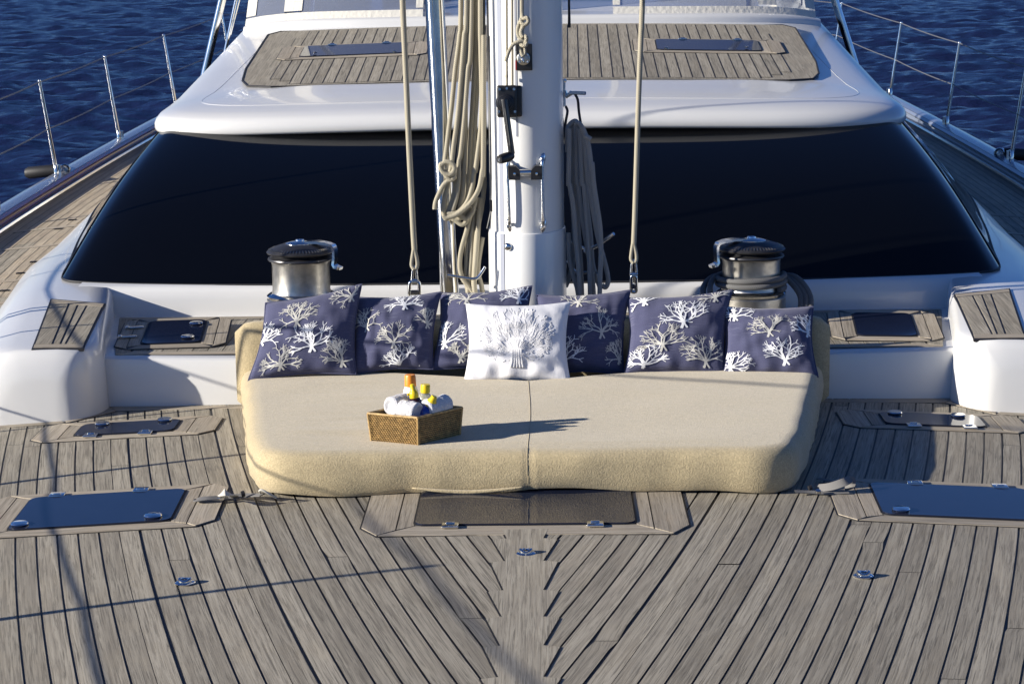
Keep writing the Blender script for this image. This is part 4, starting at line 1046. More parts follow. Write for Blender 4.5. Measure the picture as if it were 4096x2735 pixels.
# ------------------------------------------------------------------ cushions
def coral(rnd, cx, cy, size, ang=0, wdt=.018, dens=1.0):
    """branching print: list of (polyline, widths) in cushion uv"""
    out = []
    def br(x, y, a, L, w_, depth):
        n = 4; pts = [(x, y)]; aa = a
        for i in range(n):
            aa += rnd.uniform(-.28, .28); x += math.cos(aa)*L/n; y += math.sin(aa)*L/n; pts.append((x, y))
        out.append((pts, w_, w_*.72))
        if depth == 0: return
        k = 2 if rnd.random() < .8 else 3
        for i in range(k):
            br(x, y, aa+(-1)**i*rnd.uniform(.28, .62)*(1 if i < 2 else .2), L*rnd.uniform(.62, .82), w_*.74, depth-1)
        if rnd.random() < .6*dens: 
            j = rnd.choice([1, 2, 3]); s_ = rnd.choice([-1, 1]); br(pts[j][0], pts[j][1], aa+s_*rnd.uniform(.7, 1.0), L*.5, w_*.62, max(0, depth-2))
    main = [-.12, .22, .55, .88, 1.2]
    base = PI/2+ang
    out.append(([(cx-math.sin(ang+.3)*-.0-size*.05, cy-size*.22), (cx-size*.02, cy-size*.1), (cx, cy)], wdt*1.5, wdt*1.6))
    out.append(([(cx+size*.12, cy-size*.2), (cx+size*.04, cy-size*.08), (cx, cy)], wdt*.9, wdt*1.3))
    for f in (-1.25, -.75, -.3, .12, .55, .95, 1.35):
        br(cx, cy, base+f+rnd.uniform(-.1, .1), size*rnd.uniform(.26, .36), wdt, 2 if abs(f) > 1.1 else 3)
    return out
class Cushion:
    def __init__(s, c, T, seed, pinch=.045, fold=0.0):
        s.c = [Vector(q) for q in c]; s.T = T; s.sd = seed; s.p = pinch
        TL, TR, BR, BL = s.c; s.n = ((TR-TL)+(BR-BL)).cross((BL-TL)+(BR-TR)).normalized()
        if s.n.y > 0: s.n = -s.n
    def at(s, u, v, side=1, off=0.0):
        TL, TR, BR, BL = s.c
        pu = s.p*math.sin(PI*v)*(1-2*u)*1.0; pv = s.p*math.sin(PI*u)*(1-2*v)
        uu = u+pu*abs(1-2*u)**1.5; vv = v+pv*abs(1-2*v)**1.5
        p = BL.lerp(BR, uu).lerp(TL.lerp(TR, uu), vv)
        q = max(0, math.sin(PI*u)*math.sin(PI*v)); h = s.T*q**.4 if q > 0 else 0
        e = 1-min(1, 6*min(u, 1-u, v, 1-v))
        wr = .010*noise2(u*5+s.sd, v*5, 1.3)*q**.3+.004*noise2(u*14+s.sd, v*6, 1.1)*q**.3
        wr += .006*math.sin(u*26+s.sd*3+2*noise2(u*3, v*3+s.sd))*max(0, 1-v*3)*min(1, q*6)
        if side < 0: return p-s.n*(h*.8)
        return p+s.n*(h+wr+off)
    def mesh(s, name, mats, label, group, corals=()):
        mb = MB(); N = 36
        for side in (1, -1):
            rows = [[s.at(i/N, j/N, side) for i in range(N+1)] for j in range(N+1)]
            uvs = [[(i/N+s.sd, j/N+s.sd*2) for i in range(N+1)] for j in range(N+1)]
            mb.grid(rows, 0, uvs, flip=(side < 0))
        for prints, m, off in corals:
            for pts, w0, w1 in prints:
                n = len(pts); L, R_ = [], []; ok = True
                P2 = []
                for i in range(n-1):
                    for j in range(2): P2.append((lerp(pts[i][0], pts[i+1][0], j/2), lerp(pts[i][1], pts[i+1][1], j/2)))
                P2.append(pts[-1]); n = len(P2)
                for i, (x, y) in enumerate(P2):
                    a_, b_ = P2[max(i-1, 0)], P2[min(i+1, n-1)]; dx, dy = b_[0]-a_[0], b_[1]-a_[1]; l_ = math.hypot(dx, dy) or 1
                    w_ = lerp(w0, w1, i/(n-1))/2*(1+.15*math.sin(i*2.3)); nx, ny = -dy/l_*w_, dx/l_*w_
                    L.append((x+nx, y+ny)); R_.append((x-nx, y-ny))
                for i in range(n-1):
                    quad = [L[i], R_[i], R_[i+1], L[i+1]]
                    if all(.012 < q[0] < .988 and .012 < q[1] < .988 for q in quad):
                        vs = [s.at(q[0], q[1], 1, off) for q in quad]; mb.add(vs, [(0, 1, 2, 3)], m)
                # rounded tip
                x, y = P2[-1]; r_ = w1/2*1.12; fan = [(x+r_*math.cos(k*PI/4), y+r_*math.sin(k*PI/4)) for k in range(8)]
                if all(.012 < q[0] < .988 and .012 < q[1] < .988 for q in fan):
                    mb.add([s.at(q[0], q[1], 1, off+.0002) for q in fan], [tuple(range(8))], m)
        # edge seam
        ed = [s.at(i/20, 0) for i in range(20)]+[s.at(1, i/20) for i in range(20)]+[s.at(1-i/20, 1) for i in range(20)]+[s.at(0, 1-i/20) for i in range(20)]
        mb.tube(ed, .0035, 6, closed=True)
        return mesh_thing(mb, name, mats, label, 'cushion', group, angle=180)
GC = 'navy blue coral print cushions along the backrest'
def yd(b, t): return b, t
specs = [
 # TL, TR, BR, BL with depth at bottom and top
 ([(1062, 1212, 8.55), (1447, 1136, 8.55), (1424, 1498, 8.37), (992, 1522, 8.35)], 'leftmost navy coral cushion, leaning in front of its neighbour, pointed top corner', [(.40, .62, .40, .1, 1), (.58, .30, .42, 0, 0), (.30, .10, .36, .1, 1), (.03, .45, .36, -.3, 0), (.88, .12, .36, .2, 1), (.93, .85, .36, .5, 1)]),
 ([(1405, 1188, 8.59), (1764, 1168, 8.59), (1732, 1478, 8.42), (1400, 1500, 8.40)], 'second navy coral cushion from the left, shaded on its left side', [(.62, .80, .38, 0, 0), (.52, .30, .42, .1, 1), (.60, .02, .40, 0, 0), (.18, .55, .38, .2, 1), (.92, .55, .34, -.3, 1)]),
 ([(1762, 1172, 8.63), (2128, 1143, 8.63), (2110, 1492, 8.45), (1722, 1480, 8.43)], 'navy coral cushion half hidden behind the white one, its corner showing above', [(.30, .85, .38, 0, 1), (.10, .30, .42, .1, 0), (.88, .82, .34, 0, 0), (.30, .10, .34, -.4, 1)]),
 ([(2145, 1180, 8.61), (2522, 1160, 8.61), (2495, 1498, 8.44), (2150, 1502, 8.42)], 'navy coral cushion right of the white one, mostly in its shadow', [(.45, .85, .38, 0, 1), (.30, .12, .42, 0, 0), (.72, .45, .42, .1, 1), (.95, .15, .34, .2, 1)]),
 ([(2508, 1192, 8.59), (2928, 1160, 8.59), (2900, 1506, 8.40), (2498, 1494, 8.39)], 'navy coral cushion second from the right, under the right winch', [(.55, .58, .42, .1, 0), (.36, .30, .44, .05, 1), (.18, .06, .42, 0, 0), (.16, .90, .34, .1, 0), (.80, .12, .42, 0, 1), (.85, .90, .34, 0, 1)]),
 ([(2888, 1226, 8.57), (3253, 1226, 8.55), (3273, 1508, 8.36), (2888, 1506, 8.39)], 'rightmost navy coral cushion at the end of the mattress', [(.50, .55, .42, .1, 1), (.66, .16, .44, -.05, 0), (.95, .58, .40, .3, 0), (.12, .80, .36, 0, 0), (.08, .08, .36, -.3, 0)]),
]
rn = random.Random(11)
for i, (cr_, lb, cors) in enumerate(specs):
    cu = Cushion([Y(*q) for q in cr_], .066, i*1.7+.3)
    cs = []
    for j, (u, v, sz, an, wt) in enumerate(cors):
        cs.append((coral(rn, u, v, sz*.82, an, .0185 if wt == 0 else .0155, .45), 1 if wt == 0 else 2, .0022+.0003*j))
    cu.mesh('cushion', [M['navy'], M['coralw'], M['coralc']], lb, GC, cs)
# white cushion with raised coral
cu = Cushion([Y(1862, 1213, 8.46), Y(2282, 1206, 8.46), Y(2284, 1533, 8.28), Y(1852, 1539, 8.28)], .06, 9.1)
wc = thing('cushion', 'white cushion with raised tufted coral, in front at the middle', 'cushion', cu.at(.5, 0))
mb = MB(); N = 40
for side in (1, -1):
    mb.grid([[cu.at(i/N, j/N, side) for i in range(N+1)] for j in range(N+1)], 0, flip=(side < 0))
mb.build('cover', M['cotton'], wc, angle=180)
mb = MB(); rr_ = random.Random(4)
def inside(x, y): return math.hypot((x-.5)/.37, (y-.55)/.37) < 1 and y > .2
def tuft(x, y, a, L, w_, depth):
    n = 5; pts = []; aa = a
    for i in range(n+1):
        pts.append(cu.at(x, y, 1, -.0028)); aa += rr_.uniform(-.12, .12); x += math.cos(aa)*L/n; y += math.sin(aa)*L/n
        if not inside(x, y) and i: break
    if len(pts) > 1: mb.tube(pts, w_, 8, smooth=2, rr=lambda q: w_*(1+.10*math.sin(q*26)))
    if depth and inside(x, y):
        for d_ in (-.5, -.02, .46): tuft(x, y, aa+d_+rr_.uniform(-.12, .12), L*rr_.uniform(.7, .85), w_*.9, depth-1)
for x_ in (.44, .47, .50, .53, .56): mb.tube([cu.at(x_, .14, 1, -.002), cu.at(.5+(x_-.5)*.8, .20, 1, -.002), cu.at(.5+(x_-.5)*.6, .36, 1, -.002)], .0075, 8, smooth=2)
for f in [-1.9+.19*k for k in range(21)]: tuft(.5+f*.02, .36, PI/2-f, .125, .0042, 2)
for k in range(230):
    an = rr_.uniform(0, 2*PI); d_ = .40*math.sqrt(rr_.uniform(.02, 1)); x, y = .5+d_*math.cos(an), .56+d_*.95*math.sin(an)
    if inside(x, y): tuft(x, y, math.atan2(y-.30, x-.5)+rr_.uniform(-.4, .4), .06, .0041, 0)
mb.build('raised_coral', terry('tufted_white', (.76, .76, .78), 420, 1, .004, .02), wc, angle=180)

# ------------------------------------------------------------------ basket and its contents
A_ = H(1487, 1765, .158); B_ = H(1672, 1783, .158); C_ = H(1838, 1742, .158); D_ = A_+(C_-B_)
bh = .105
bk = thing('basket', 'woven rattan basket of towels and sun lotion on the mattress', 'basket', (A_+C_)/2)
cen = (A_+B_+C_+D_)/4
def wall_pt(i, u, v, off=0):
    cs_ = [A_, B_, C_, D_]; p = cs_[i].lerp(cs_[(i+1) % 4], u); p = cen+(p-cen)*(1+.07*v); nn = (cs_[(i+1) % 4]-cs_[i]); nn = Vector((nn.y, -nn.x, 0)).normalized()
    return Vector((p.x, p.y, p.z+bh*v))+nn*off
m_rat = mat('rattan', (.42, .27, .10), .45, vary=.45, vscale=70); m_ratd = mat('rattan_dark', (.07, .04, .016), .8)
a = MB(); b2 = MB()
for i in range(4):
    a.grid([[wall_pt(i, u, v, -.001) for u in (0, .25, .5, .75, 1)] for v in (0, .5, 1)], 0)
    a.grid([[wall_pt(i, u, v, -.009) for u in (0, .25, .5, .75, 1)] for v in (0, .5, 1)], 0, flip=True)
    L = ([A_, B_, C_, D_][(i+1) % 4]-[A_, B_, C_, D_][i]).length; nu = int(L/.0095); nv = 14
    for r_ in range(nv):
        for c_ in range(nu):
            u = (c_+.25+(.5 if r_ % 2 else 0))/nu; v = (r_+.5)/nv
            sl = (.30/nu)*(1 if (i % 2 == 0) else -1)
            w_ = .46/nu; hh = .44/nv
            j = rr_.uniform(.8, 1.1)
            ps = [(-w_*j-sl, hh), (w_*j-sl, hh*.8), (w_*j+sl, -hh), (-w_*j+sl, -hh*.8)]
            base = [wall_pt(i, min(1, max(0, u+x)), v+y, .0) for x, y in ps]; top_ = [wall_pt(i, min(1, max(0, u+x*.55)), v+y*.6, .0036) for x, y in ps]
            b2.add(base+top_, [(4, 7, 6, 5), (0, 4, 5, 1), (1, 5, 6, 2), (2, 6, 7, 3), (3, 7, 4, 0)])
    b2.tube([wall_pt(i, u, 1.0, .0) for u in (0, .5, 1)], .0045, 8)
    b2.tube([wall_pt(i, 0, v, .001) for v in (0, .5, 1)], .0045, 8)
a.add([A_, B_, C_, D_], [(0, 1, 2, 3)])
a.build('lining', m_ratd, bk, smooth=False); b2.build('weave', m_rat, bk)
e1 = (B_-A_).normalized(); e2 = (D_-A_).normalized(); wid = (B_-A_).length; dep = (D_-A_).length
def IN(u, v, h): return A_+e1*(wid*u)+e2*(dep*v)+Vector((0, 0, h))
def towel(p0, p1, r, lab_, sd_):
    mb = MB(); ax = (p1-p0); n = 28; rows = []
    up = Vector((0, 0, 1)); t_ = ax.normalized(); sd = t_.cross(up).normalized(); u2 = sd.cross(t_)
    for i in range(n+1):
        s_ = i/n; e = min(1, min(s_, 1-s_)*9); e = math.sqrt(max(0, 1-(1-e)**2))
        rr__ = r*(.72+.28*e); row = []
        for k in range(33):
            an = 2*PI*k/32; q = rr__*(1+.10*noise2(an*1.3+sd_, s_*5, 1)+.06*noise2(math.cos(an)*9+sd_, s_*16, 1.5))
            row.append(p0+ax*s_+sd*math.cos(an)*q+u2*math.sin(an)*q)
        rows.append(row)
    mb.grid(rows, 0)
    for row, fl in ((rows[0], 0), (rows[-1], 1)):
        c = sum((v for v in row[:-1]), Vector())/32; ring2 = [v.lerp(c, .35)+t_*(.006 if fl == 0 else -.006) for v in row]
        mb.grid([row, ring2], 0, flip=(fl == 0)); mb.add(ring2[:-1], [tuple(range(32)) if fl else tuple(reversed(range(32)))])
    # rolled flap line
    return mesh_thing(mb, 'rolled_towel', M['towel'], lab_, 'towel', 'rolled white towels in the basket', angle=180)
towel(IN(.15, .72, .122), IN(.20, .24, .120), .038, 'rolled white towel at the left end of the basket', 1)
towel(IN(.40, .28, .116), IN(.84, .20, .112), .036, 'rolled white towel lying at the front corner of the basket', 5)
towel(IN(.24, .84, .116), IN(.66, .84, .118), .030, 'rolled white towel behind the others at the back of the basket', 9)
towel(IN(.82, .92, .120), IN(.83, .36, .116), .037, 'rolled white towel at the right end of the basket', 13)
def bottle(lab_, base, ax, parts):
    t = thing('bottle', lab_, 'bottle', base, 'sun lotion bottles in the basket')
    for nm, prof, m_, n_ in parts:
        a = MB(); a.lathe(prof, base, n_, axis=ax); a.build(nm, m_, t)
yel = mat('cap_yellow', (.75, .55, .01), .35, vary=.06); org = mat('cap_orange', (.72, .24, .015), .4, vary=.08)
pl = mat('bottle_white', (.8, .8, .76), .25); blu = mat('bottle_blue', (.012, .04, .30), .2, coat=.6); amb = mat('bottle_brown', (.03, .008, .005), .12, coat=.8)
clr = mat('bottle_clear', (.75, .75, .62), .12, trans=.75); lbl = mat('label_blue', (.05, .25, .55), .3)
bs = H(1636, 1722, .158)
bs = IN(.55, .88, .012)
def at_px(px, py, y): return Y(px, py, y)
def stand(px, py, L_, lean=(0, 0, 1), y=7.28):
    top_ = Y(px, py, y); ax = Vector(lean).normalized(); return top_-ax*L_, ax
p, ax = stand(1640, 1497, .205, (-.02, 0, 1), 7.34)
bottle('white lotion bottle with orange cap, tallest in the basket', p, ax, [('body', [(.0, 0), (.026, 0), (.029, .01), (.030, .10), (.0295, .125), (.027, .145), (.022, .158), (.0195, .162)], pl, 28), ('cap', [(.0195, .160), (.0215, .162), (.0205, .198), (.018, .204), (0, .205)], org, 28)])
p, ax = stand(1702, 1537, .165, (.05, 0, 1), 7.31)
bottle('clear oil bottle with ribbed yellow cap', p, ax, [('body', [(.0, 0), (.026, 0), (.028, .01), (.028, .10), (.025, .12), (.016, .132), (.014, .137)], clr, 28), ('cap', [(.0155, .134), (.0175, .136), (.0172, .160), (.016, .165), (0, .165)], yel, 12)])
p, ax = stand(1648, 1536, .175, (-.14, 0, 1), 7.24)
bottle('dark brown spray bottle with yellow pump', p, ax, [('body', [(0, 0), (.026, 0), (.028, .01), (.0285, .085), (.0255, .092), (.0275, .097), (.0245, .104), (.0265, .109), (.020, .121), (.013, .127)], amb, 28), ('pump', [(.0150, .123), (.0165, .125), (.0165, .142), (.012, .150), (.0095, .153), (.0085, .173), (.006, .175), (0, .175)], yel, 20)])
a = MB(); q = p+ax*.138; a.tube([q, q+Vector((-.022, -.008, 0))], .004, 8); a.build('nozzle', yel, TH[-1])
p, ax = stand(1738, 1584, .118, (.42, -.12, .9), 7.215)
bottle('blue lotion bottle with yellow cap leaning over the basket rim', p, ax, [('body', [(0, 0), (.022, 0), (.029, .008), (.031, .043), (.028, .063), (.019, .074), (.014, .077)], blu, 28), ('cap', [(.0165, .074), (.0185, .076), (.0175, .098), (.0125, .104), (.0115, .115), (.009, .118), (0, .118)], yel, 24)])
a = MB(); a.lathe([(.0308, .016), (.0316, .040)], p, 28, axis=ax); a.build('label', lbl, TH[-1])

# ------------------------------------------------------------------ mattress straps
def ribbon(mb, pts, w_, n=None, th=.003):
    P = catmull(pts, 6); rows = []
    for i, p in enumerate(P):
        t_ = (P[min(i+1, len(P)-1)]-P[max(i-1, 0)]).normalized(); nn = Vector(n) if n else Vector((0, 0, 1)); sd = t_.cross(nn).normalized()*w_/2; u = sd.cross(t_).normalized()*th/2
        rows.append([p-sd-u, p+sd-u, p+sd+u, p-sd+u, p-sd-u])
    mb.grid(rows, 0)
def gp(px, py, e): return G(px, py, e)
t = thing('tie_strap', 'pale webbing strap with buckle tying the left front corner of the mattress', 'strap', gp(940, 1985, 0), 'straps tying the mattress corners')
a = MB(); ribbon(a, [gp(1050, 1978, .03), gp(1000, 1980, .014), gp(950, 1983, .012), gp(880, 1993, .010), gp(795, 2003, .012)], .026, (0, -.3, 1)); ribbon(a, [gp(795, 2003, .012), gp(786, 1998, .02), gp(830, 1992, .024), gp(880, 1990, .02)], .024, (0, -.3, 1)); a.build('webbing', M['webd'], t)
a = MB(); ribbon(a, [gp(900, 1990, .014), gp(885, 1975, .05), gp(900, 1968, .065), gp(925, 1975, .045), gp(940, 1986, .012)], .028, (0, -.8, .6)); a.build('loop', M['web'], t)
a = MB(); a.lathe([(0, -.008), (.011, -.006), (.011, .006), (0, .008)], gp(972, 1974, .025), 14, axis=(1, .3, .2)); a.build('cord_stopper', M['rubber'], t)
a = MB(); a.box(gp(885, 1994, .018), (.03, .012, .006)); a.build('buckle', M['steel'], t)
a = MB(); a.tube([gp(1042, 1975, .02), gp(1038, 1962, .05), gp(1050, 1960, .055), gp(1078, 1975, .04), gp(1105, 1990, .02)], .004, 8, smooth=4); a.build('hem_cord', M['web'], t)
t = thing('tie_strap', 'grey webbing strap lying in the shade at the right front corner of the mattress', 'strap', gp(3290, 1965, 0), 'straps tying the mattress corners')
a = MB(); ribbon(a, [gp(3180, 1965, .015), gp(3240, 1967, .010), gp(3330, 1970, .010), gp(3395, 1968, .012)], .02, (0, -.2, 1)); ribbon(a, [gp(3260, 1952, .014), gp(3320, 1946, .03), gp(3380, 1926, .05), gp(3402, 1915, .05), gp(3404, 1938, .03), gp(3380, 1945, .02)], .03, (0, -.8, .6)); ribbon(a, [gp(3272, 1912, .012), gp(3310, 1920, .016), gp(3340, 1926, .012)], .022); a.build('webbing', M['webd'], t)
a = MB(); a.lathe([(0, -.006), (.01, -.005), (.01, .005), (0, .006)], gp(3272, 1965, .02), 14, axis=(0, -.3, 1)); a.build('buckle', M['steel'], t)
a = MB(); a.lathe([(0, -.008), (.009, -.006), (.009, .006), (0, .008)], gp(3240, 1950, .02), 14, axis=(1, .3, .2)); a.build('cord_stopper', M['rubber'], t)

# ------------------------------------------------------------------ sprayhoods, arch legs, cockpit
def vinyl():
    m = bpy.data.materials.new('clear_vinyl'); m.use_nodes = True; n = m.node_tree.nodes; l = m.node_tree.links
    for q in list(n): n.remove(q)
    o = n.new('ShaderNodeOutputMaterial'); tr = n.new('ShaderNodeBsdfTransparent'); tr.inputs[0].default_value = (.62, .68, .82, 1)
    gl = n.new('ShaderNodeBsdfGlossy'); gl.inputs['Roughness'].default_value = .12; df = n.new('ShaderNodeBsdfDiffuse'); df.inputs[0].default_value = (.42, .46, .56, 1)
    tc = n.new('ShaderNodeTexCoord'); no = n.new('ShaderNodeTexNoise'); no.inputs['Scale'].default_value = 3; l.new(tc.outputs['Object'], no.inputs['Vector'])
    bp = n.new('ShaderNodeBump'); bp.inputs['Strength'].default_value = .6; bp.inputs['Distance'].default_value = .06; l.new(no.outputs[0], bp.inputs['Height']); l.new(bp.outputs[0], gl.inputs['Normal'])
    m1 = n.new('ShaderNodeMixShader'); m1.inputs[0].default_value = .35; l.new(tr.outputs[0], m1.inputs[1]); l.new(df.outputs[0], m1.inputs[2])
    m2 = n.new('ShaderNodeMixShader'); m2.inputs[0].default_value = .16; l.new(m1.outputs[0], m2.inputs[1]); l.new(gl.outputs[0], m2.inputs[2]); l.new(m2.outputs[0], o.inputs[0]); return m
M['vinyl'] = vinyl()
def hood(x0, x1, xs_side, lab_):
    sg = -1 if x0 < 0 else 1
    t = thing('sprayhood', lab_, 'sprayhood', ((x0+x1)/2, 14.3, 1.5), 'sprayhoods over the companionway')
    zb = lambda x: zt(x, yb(x))+.068-.06*(abs(x)/2.0)**8
    def fp(x, v): # front face point
        y0_ = yb(x)+.12; return Vector((x*(1-.05*v), y0_+.62*v+.25*v*v, zb(x)+1.15*v))
    def strip(mb, xa, xb_, va, vb, off=0, n=10):
        mb.grid([[fp(lerp(xa, xb_, i/n), lerp(va, vb, j/4))+Vector((0, -off, 0)) for i in range(n+1)] for j in range(5)], 0)
    out, inn = (x0, x1) if sg < 0 else (x1, x0)
    xm = out-sg*.28; xm2 = xm-sg*.13
    a = MB()
    strip(a, min(x0, x1), max(x0, x1), -.03, .035, .006); strip(a, min(x0, x1), max(x0, x1), .82, 1)
    strip(a, min(xm, xm2), max(xm, xm2), .045, .82, .003); strip(a, min(inn, inn+sg*.05), max(inn, inn+sg*.05), .045, .82, .003); strip(a, min(out, out-sg*.07), max(out, out-sg*.07), .045, .82, .003)
    top_ = [[fp(lerp(x0, x1, i/8), 1)+Vector((0, s_*2.2, .18*math.sin(s_*1.6))) for i in range(9)] for s_ in [j/5 for j in range(6)]]; a.grid(top_, 0)
    sidep = [[fp(out, v)+Vector((sg*.06*s_, s_*2.2, .18*math.sin(s_*1.6)*v)) for v in [k/8 for k in range(9)]] for s_ in [j/5 for j in range(6)]]; 
    a.grid(sidep[0:1]+sidep[1:], 0)
    a.build('canvas', M['canvas'], t)
    a = MB(); strip(a, min(xm2, inn), max(xm2, inn), .03, .84, -.004); a.build('window', M['vinyl'], t)
    a = MB(); strip(a, min(out, xm), max(out, xm), .03, .84, -.004); a.build('window', M['vinyl'], t)
    a = MB(); xx = xm2-sg*.06; a.tube([fp(xx, .0)+Vector((0, .12, 0)), fp(xx, .12)+Vector((0, .12, 0)), fp(xx-sg*.10, .3)+Vector((0, .15, 0)), fp(xx-sg*.35, .42)+Vector((0, .2, 0)), fp(xx-sg*.8, .44)+Vector((0, .2, 0))], .02, 12, smooth=5); a.build('grab_rail', M['steel'], t)
hood(-2.0, -.74, 0, 'white canvas sprayhood with clear windows on the left of the roof')
hood(.56, 1.98, 0, 'white canvas sprayhood with clear windows on the right of the roof, in shade')
for sg, a0, a1 in ((-1, (888, 0), (838, 215)), (1, (3338, 0), (3392, 170))):
    p0, p1 = Y(*a0, 14.9), Y(*a1, 14.9); d = (p1-p0)
    a = MB(); a.tube([p0-d*2.5, p0, p1, p1+d*(abs((p1.z-dz(2.6, 14.9))/d.z)-.0)], .028, 16)
    mesh_thing(a, 'arch_leg', M['steel'], 'stainless tube leg beside the '+('left' if sg < 0 else 'right')+' sprayhood', 'tube', 'stainless arch legs')
p0, p1 = Y(945, 0, 14.6), Y(915, 140, 14.6)
a = MB(); a.tube([p0+(p0-p1)*2, p0, p1, p1+(p1-p0)*.6], .012, 10); a.tube([p0+(p0-p1)*2+Vector((.04, 0, 0)), p1+Vector((.01, 0, 0))], .008, 10)
mesh_thing(a, 'hood_tube', M['steel'], 'thin steel tube in front of the left sprayhood side', 'tube')
# aft deck / cockpit sole
a = MB(); a.box((0, 21.4, .45), (4.6, 5.2, .5)); o = a.build('aft_deck', M['teak_light'], bevel=.03); structure(o)
# helm wheels
for x, lb in ((.62, 'wooden rimmed steering wheel right behind the mast'), (-1.05, 'wooden rimmed steering wheel left behind the mast')):
    c = Vector((x, 18.6, 1.62)); t = thing('steering_wheel', lb, 'wheel', (x, 18.6, .7), 'steering wheels in the cockpit')
    a = MB(); a.tube([c+Vector((.42*math.cos(k*PI/16), .05*math.sin(k*PI/16), .42*math.sin(k*PI/16))) for k in range(32)], .022, 10, closed=True); a.build('rim', mat('wheel_wood', (.40, .17, .05), .3, coat=.5), t)
    a = MB()
    for k in range(3): a.tube([c-Vector((.41*math.cos(k*PI/3), 0, .41*math.sin(k*PI/3))), c+Vector((.41*math.cos(k*PI/3), 0, .41*math.sin(k*PI/3)))], .009, 8)
    a.build('spokes', M['steel'], t)
    a = MB(); a.box((x, 18.85, 1.15), (.28, .3, .95)); a.build('pedestal', M['white'], t, bevel=.05)
for (x, y, z, dx, dy, dz_, mt_, nm, lb) in ((-1.55, 16.2, 1.55, .55, .5, .62, 'canvas', 'seat_back', 'pale padded seat back seen through the left sprayhood window'), (-.98, 16.0, 1.50, .35, .3, .70, 'tailer', 'instrument_pod', 'dark instrument pod behind the left sprayhood window'), (1.35, 16.2, 1.50, .8, .5, .55, 'tailer', 'instrument_pod', 'dark console behind the right sprayhood window')):
    a = MB(); a.box((x, y, z), (dx, dy, dz_)); mesh_thing(a, nm, M[mt_], lb, nm.replace('_', ' '), bevel=.06)
a = MB(); a.lathe([(.05, 0), (.085, .03), (.07, .09), (.045, .12), (.07, .16), (.075, .22), (.05, .27), (0, .28)], (1.62, 15.3, 1.62), 20)
mesh_thing(a, 'rolled_cushion', M['canvas'], 'small white bundle standing inside the right sprayhood window', 'cushion')
# white winch cover right of the mast
a = MB(); p = Y(2455, 50, 15.2); a.tube([Y(2432, 48, 15.2), Y(2432, 18, 15.2), Y(2445, 8, 15.2), Y(2475, 9, 15.2), Y(2500, 20, 15.2)], .022, 12, smooth=4); a.box(p+Vector((.03, .1, -.03)), (.16, .2, .04))
mesh_thing(a, 'covered_fitting', M['canvas'], 'white padded cover at the foot of the right sprayhood', 'cover')
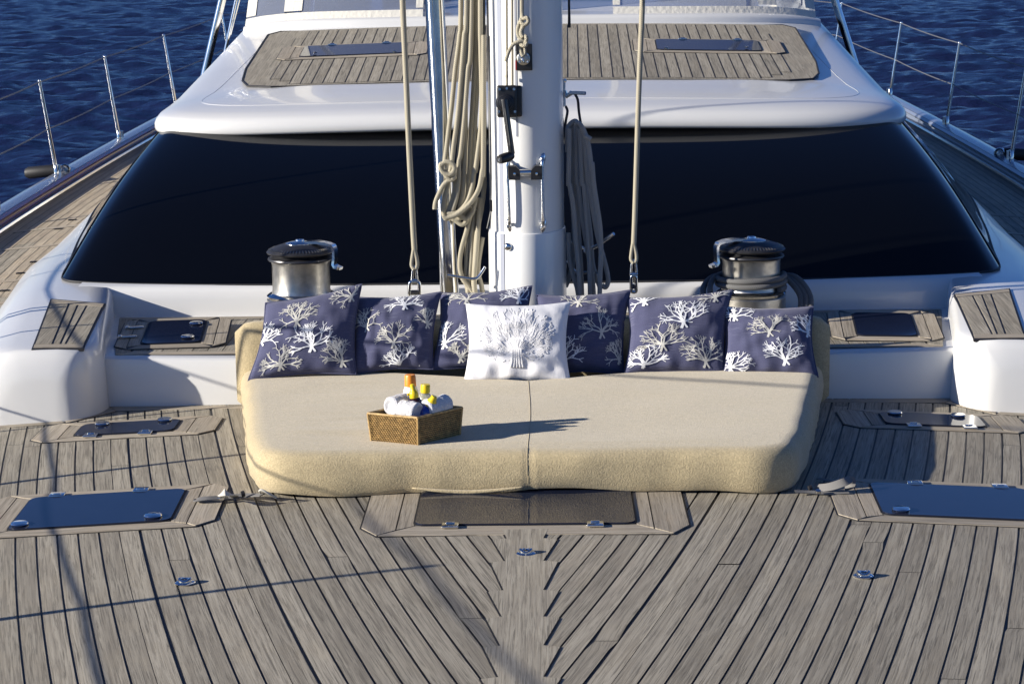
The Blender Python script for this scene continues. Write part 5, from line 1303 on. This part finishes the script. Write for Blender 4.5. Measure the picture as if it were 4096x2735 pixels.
# crew
def person(x, y, zf, lab_, shorts, shirt, skin_c, face=-1):
    t = thing('person', lab_, 'person', (x, y, zf), None)
    skin_m = mat('skin', skin_c, .55)
    me = bpy.data.meshes.new('body'); b = bmesh.new(); sk = b.verts.layers.skin.verify()
    J = [(0, 0, .96, .135), (0, 0, 1.15, .125), (0, 0, 1.35, .15), (0, 0, 1.48, .07), (0, 0, 1.56, .055), (0, -.01, 1.64, .085), (0, -.01, 1.74, .075)]
    def vtx(q): v = b.verts.new((x+q[0], y+q[1]*-face, zf+q[2])); v[sk].radius = (q[3], q[3]); return v
    vs = [vtx(q) for q in J]; vs[0][sk].use_root = True
    for p_, q_ in zip(vs, vs[1:]): b.edges.new((p_, q_))
    for s_ in (-1, 1):
        ch = [vtx(q) for q in ((s_*.10, 0, .88, .10), (s_*.115, -.02, .52, .062), (s_*.12, .03, .12, .042), (s_*.12, .0, .05, .045), (s_*.13, -.16, .03, .032))]
        b.edges.new((vs[0], ch[0])); [b.edges.new((p_, q_)) for p_, q_ in zip(ch, ch[1:])]
        ch = [vtx(q) for q in ((s_*.19, 0, 1.40, .06), (s_*.26, -.02, 1.13, .045), (s_*.22, -.22, .98, .034), (s_*.20, -.29, .96, .03), (s_*.19, -.36, .94, .02))]
        b.edges.new((vs[2], ch[0])); [b.edges.new((p_, q_)) for p_, q_ in zip(ch, ch[1:])]
        for fx in (-.03, -.01, .01, .03):
            f1 = vtx((s_*.20+fx, -.40, .925, .010)); f2 = vtx((s_*.20+fx*1.2, -.44, .90, .009)); b.edges.new((ch[3], f1)); b.edges.new((f1, f2))
    b.to_mesh(me); b.free(); me.materials.append(skin_m)
    o = bpy.data.objects.new('body', me); sc.collection.objects.link(o); o.parent = t
    o.modifiers.new('s', 'SKIN'); o.modifiers.new('d', 'SUBSURF').levels = 2; o.modifiers['d'].render_levels = 2
    o.modifiers['s'].use_smooth_shade = True
    a = MB(); a.lathe([(.15, .86), (.165, .95), (.15, 1.05)], (x, y, zf), 24, sx=1.1, sy=.85)
    for s_ in (-1, 1): a.tube([(x+s_*.095, y, zf+.93), (x+s_*.11, y-.0, zf+.72), (x+s_*.118, y+.0, zf+.56)], .11, 16, rr=lambda q: .115-.012*q)
    a.build('shorts', shorts, t)
    a = MB(); a.lathe([(.155, .98), (.15, 1.15), (.175, 1.35), (.15, 1.45), (.075, 1.51)], (x, y, zf), 24, sx=1.12, sy=.8)
    for s_ in (-1, 1): a.tube([(x+s_*.13, y, zf+1.43), (x+s_*.21, y, zf+1.36), (x+s_*.25, y-.01, zf+1.18)], .07, 14)
    a.build('shirt', shirt, t)
    a = MB(); a.lathe([(.095, 1.66), (.104, 1.72), (.09, 1.79), (.05, 1.83), (0, 1.84)], (x, y+.012, zf), 20); a.build('hair', mat('hair', (.03, .02, .012), .7), t)
dk = mat('dark_cloth', (.012, .012, .018), .9)
person(.16, 17.9, .70, 'person in dark shorts standing right behind the mast', dk, dk, (.45, .24, .15))
person(-.78, 17.8, .42, 'person in dark clothes standing between the left sprayhood and the mast', dk, dk, (.45, .24, .15))

# ------------------------------------------------------------------ move empties' children into place
bpy.context.view_layer.update()
for t in TH:
    L = Matrix.Translation(-t.location)
    for c in t.children:
        if c.type == 'EMPTY':
            for g in c.children: g.data.transform(L)
            for g in c.children:
                for g2 in g.children: g2.data.transform(L)
        else:
            c.data.transform(L)
            for g in c.children:
                if g.type == 'EMPTY':
                    for g2 in g.children: g2.data.transform(L)
                else:
                    g.data.transform(L)
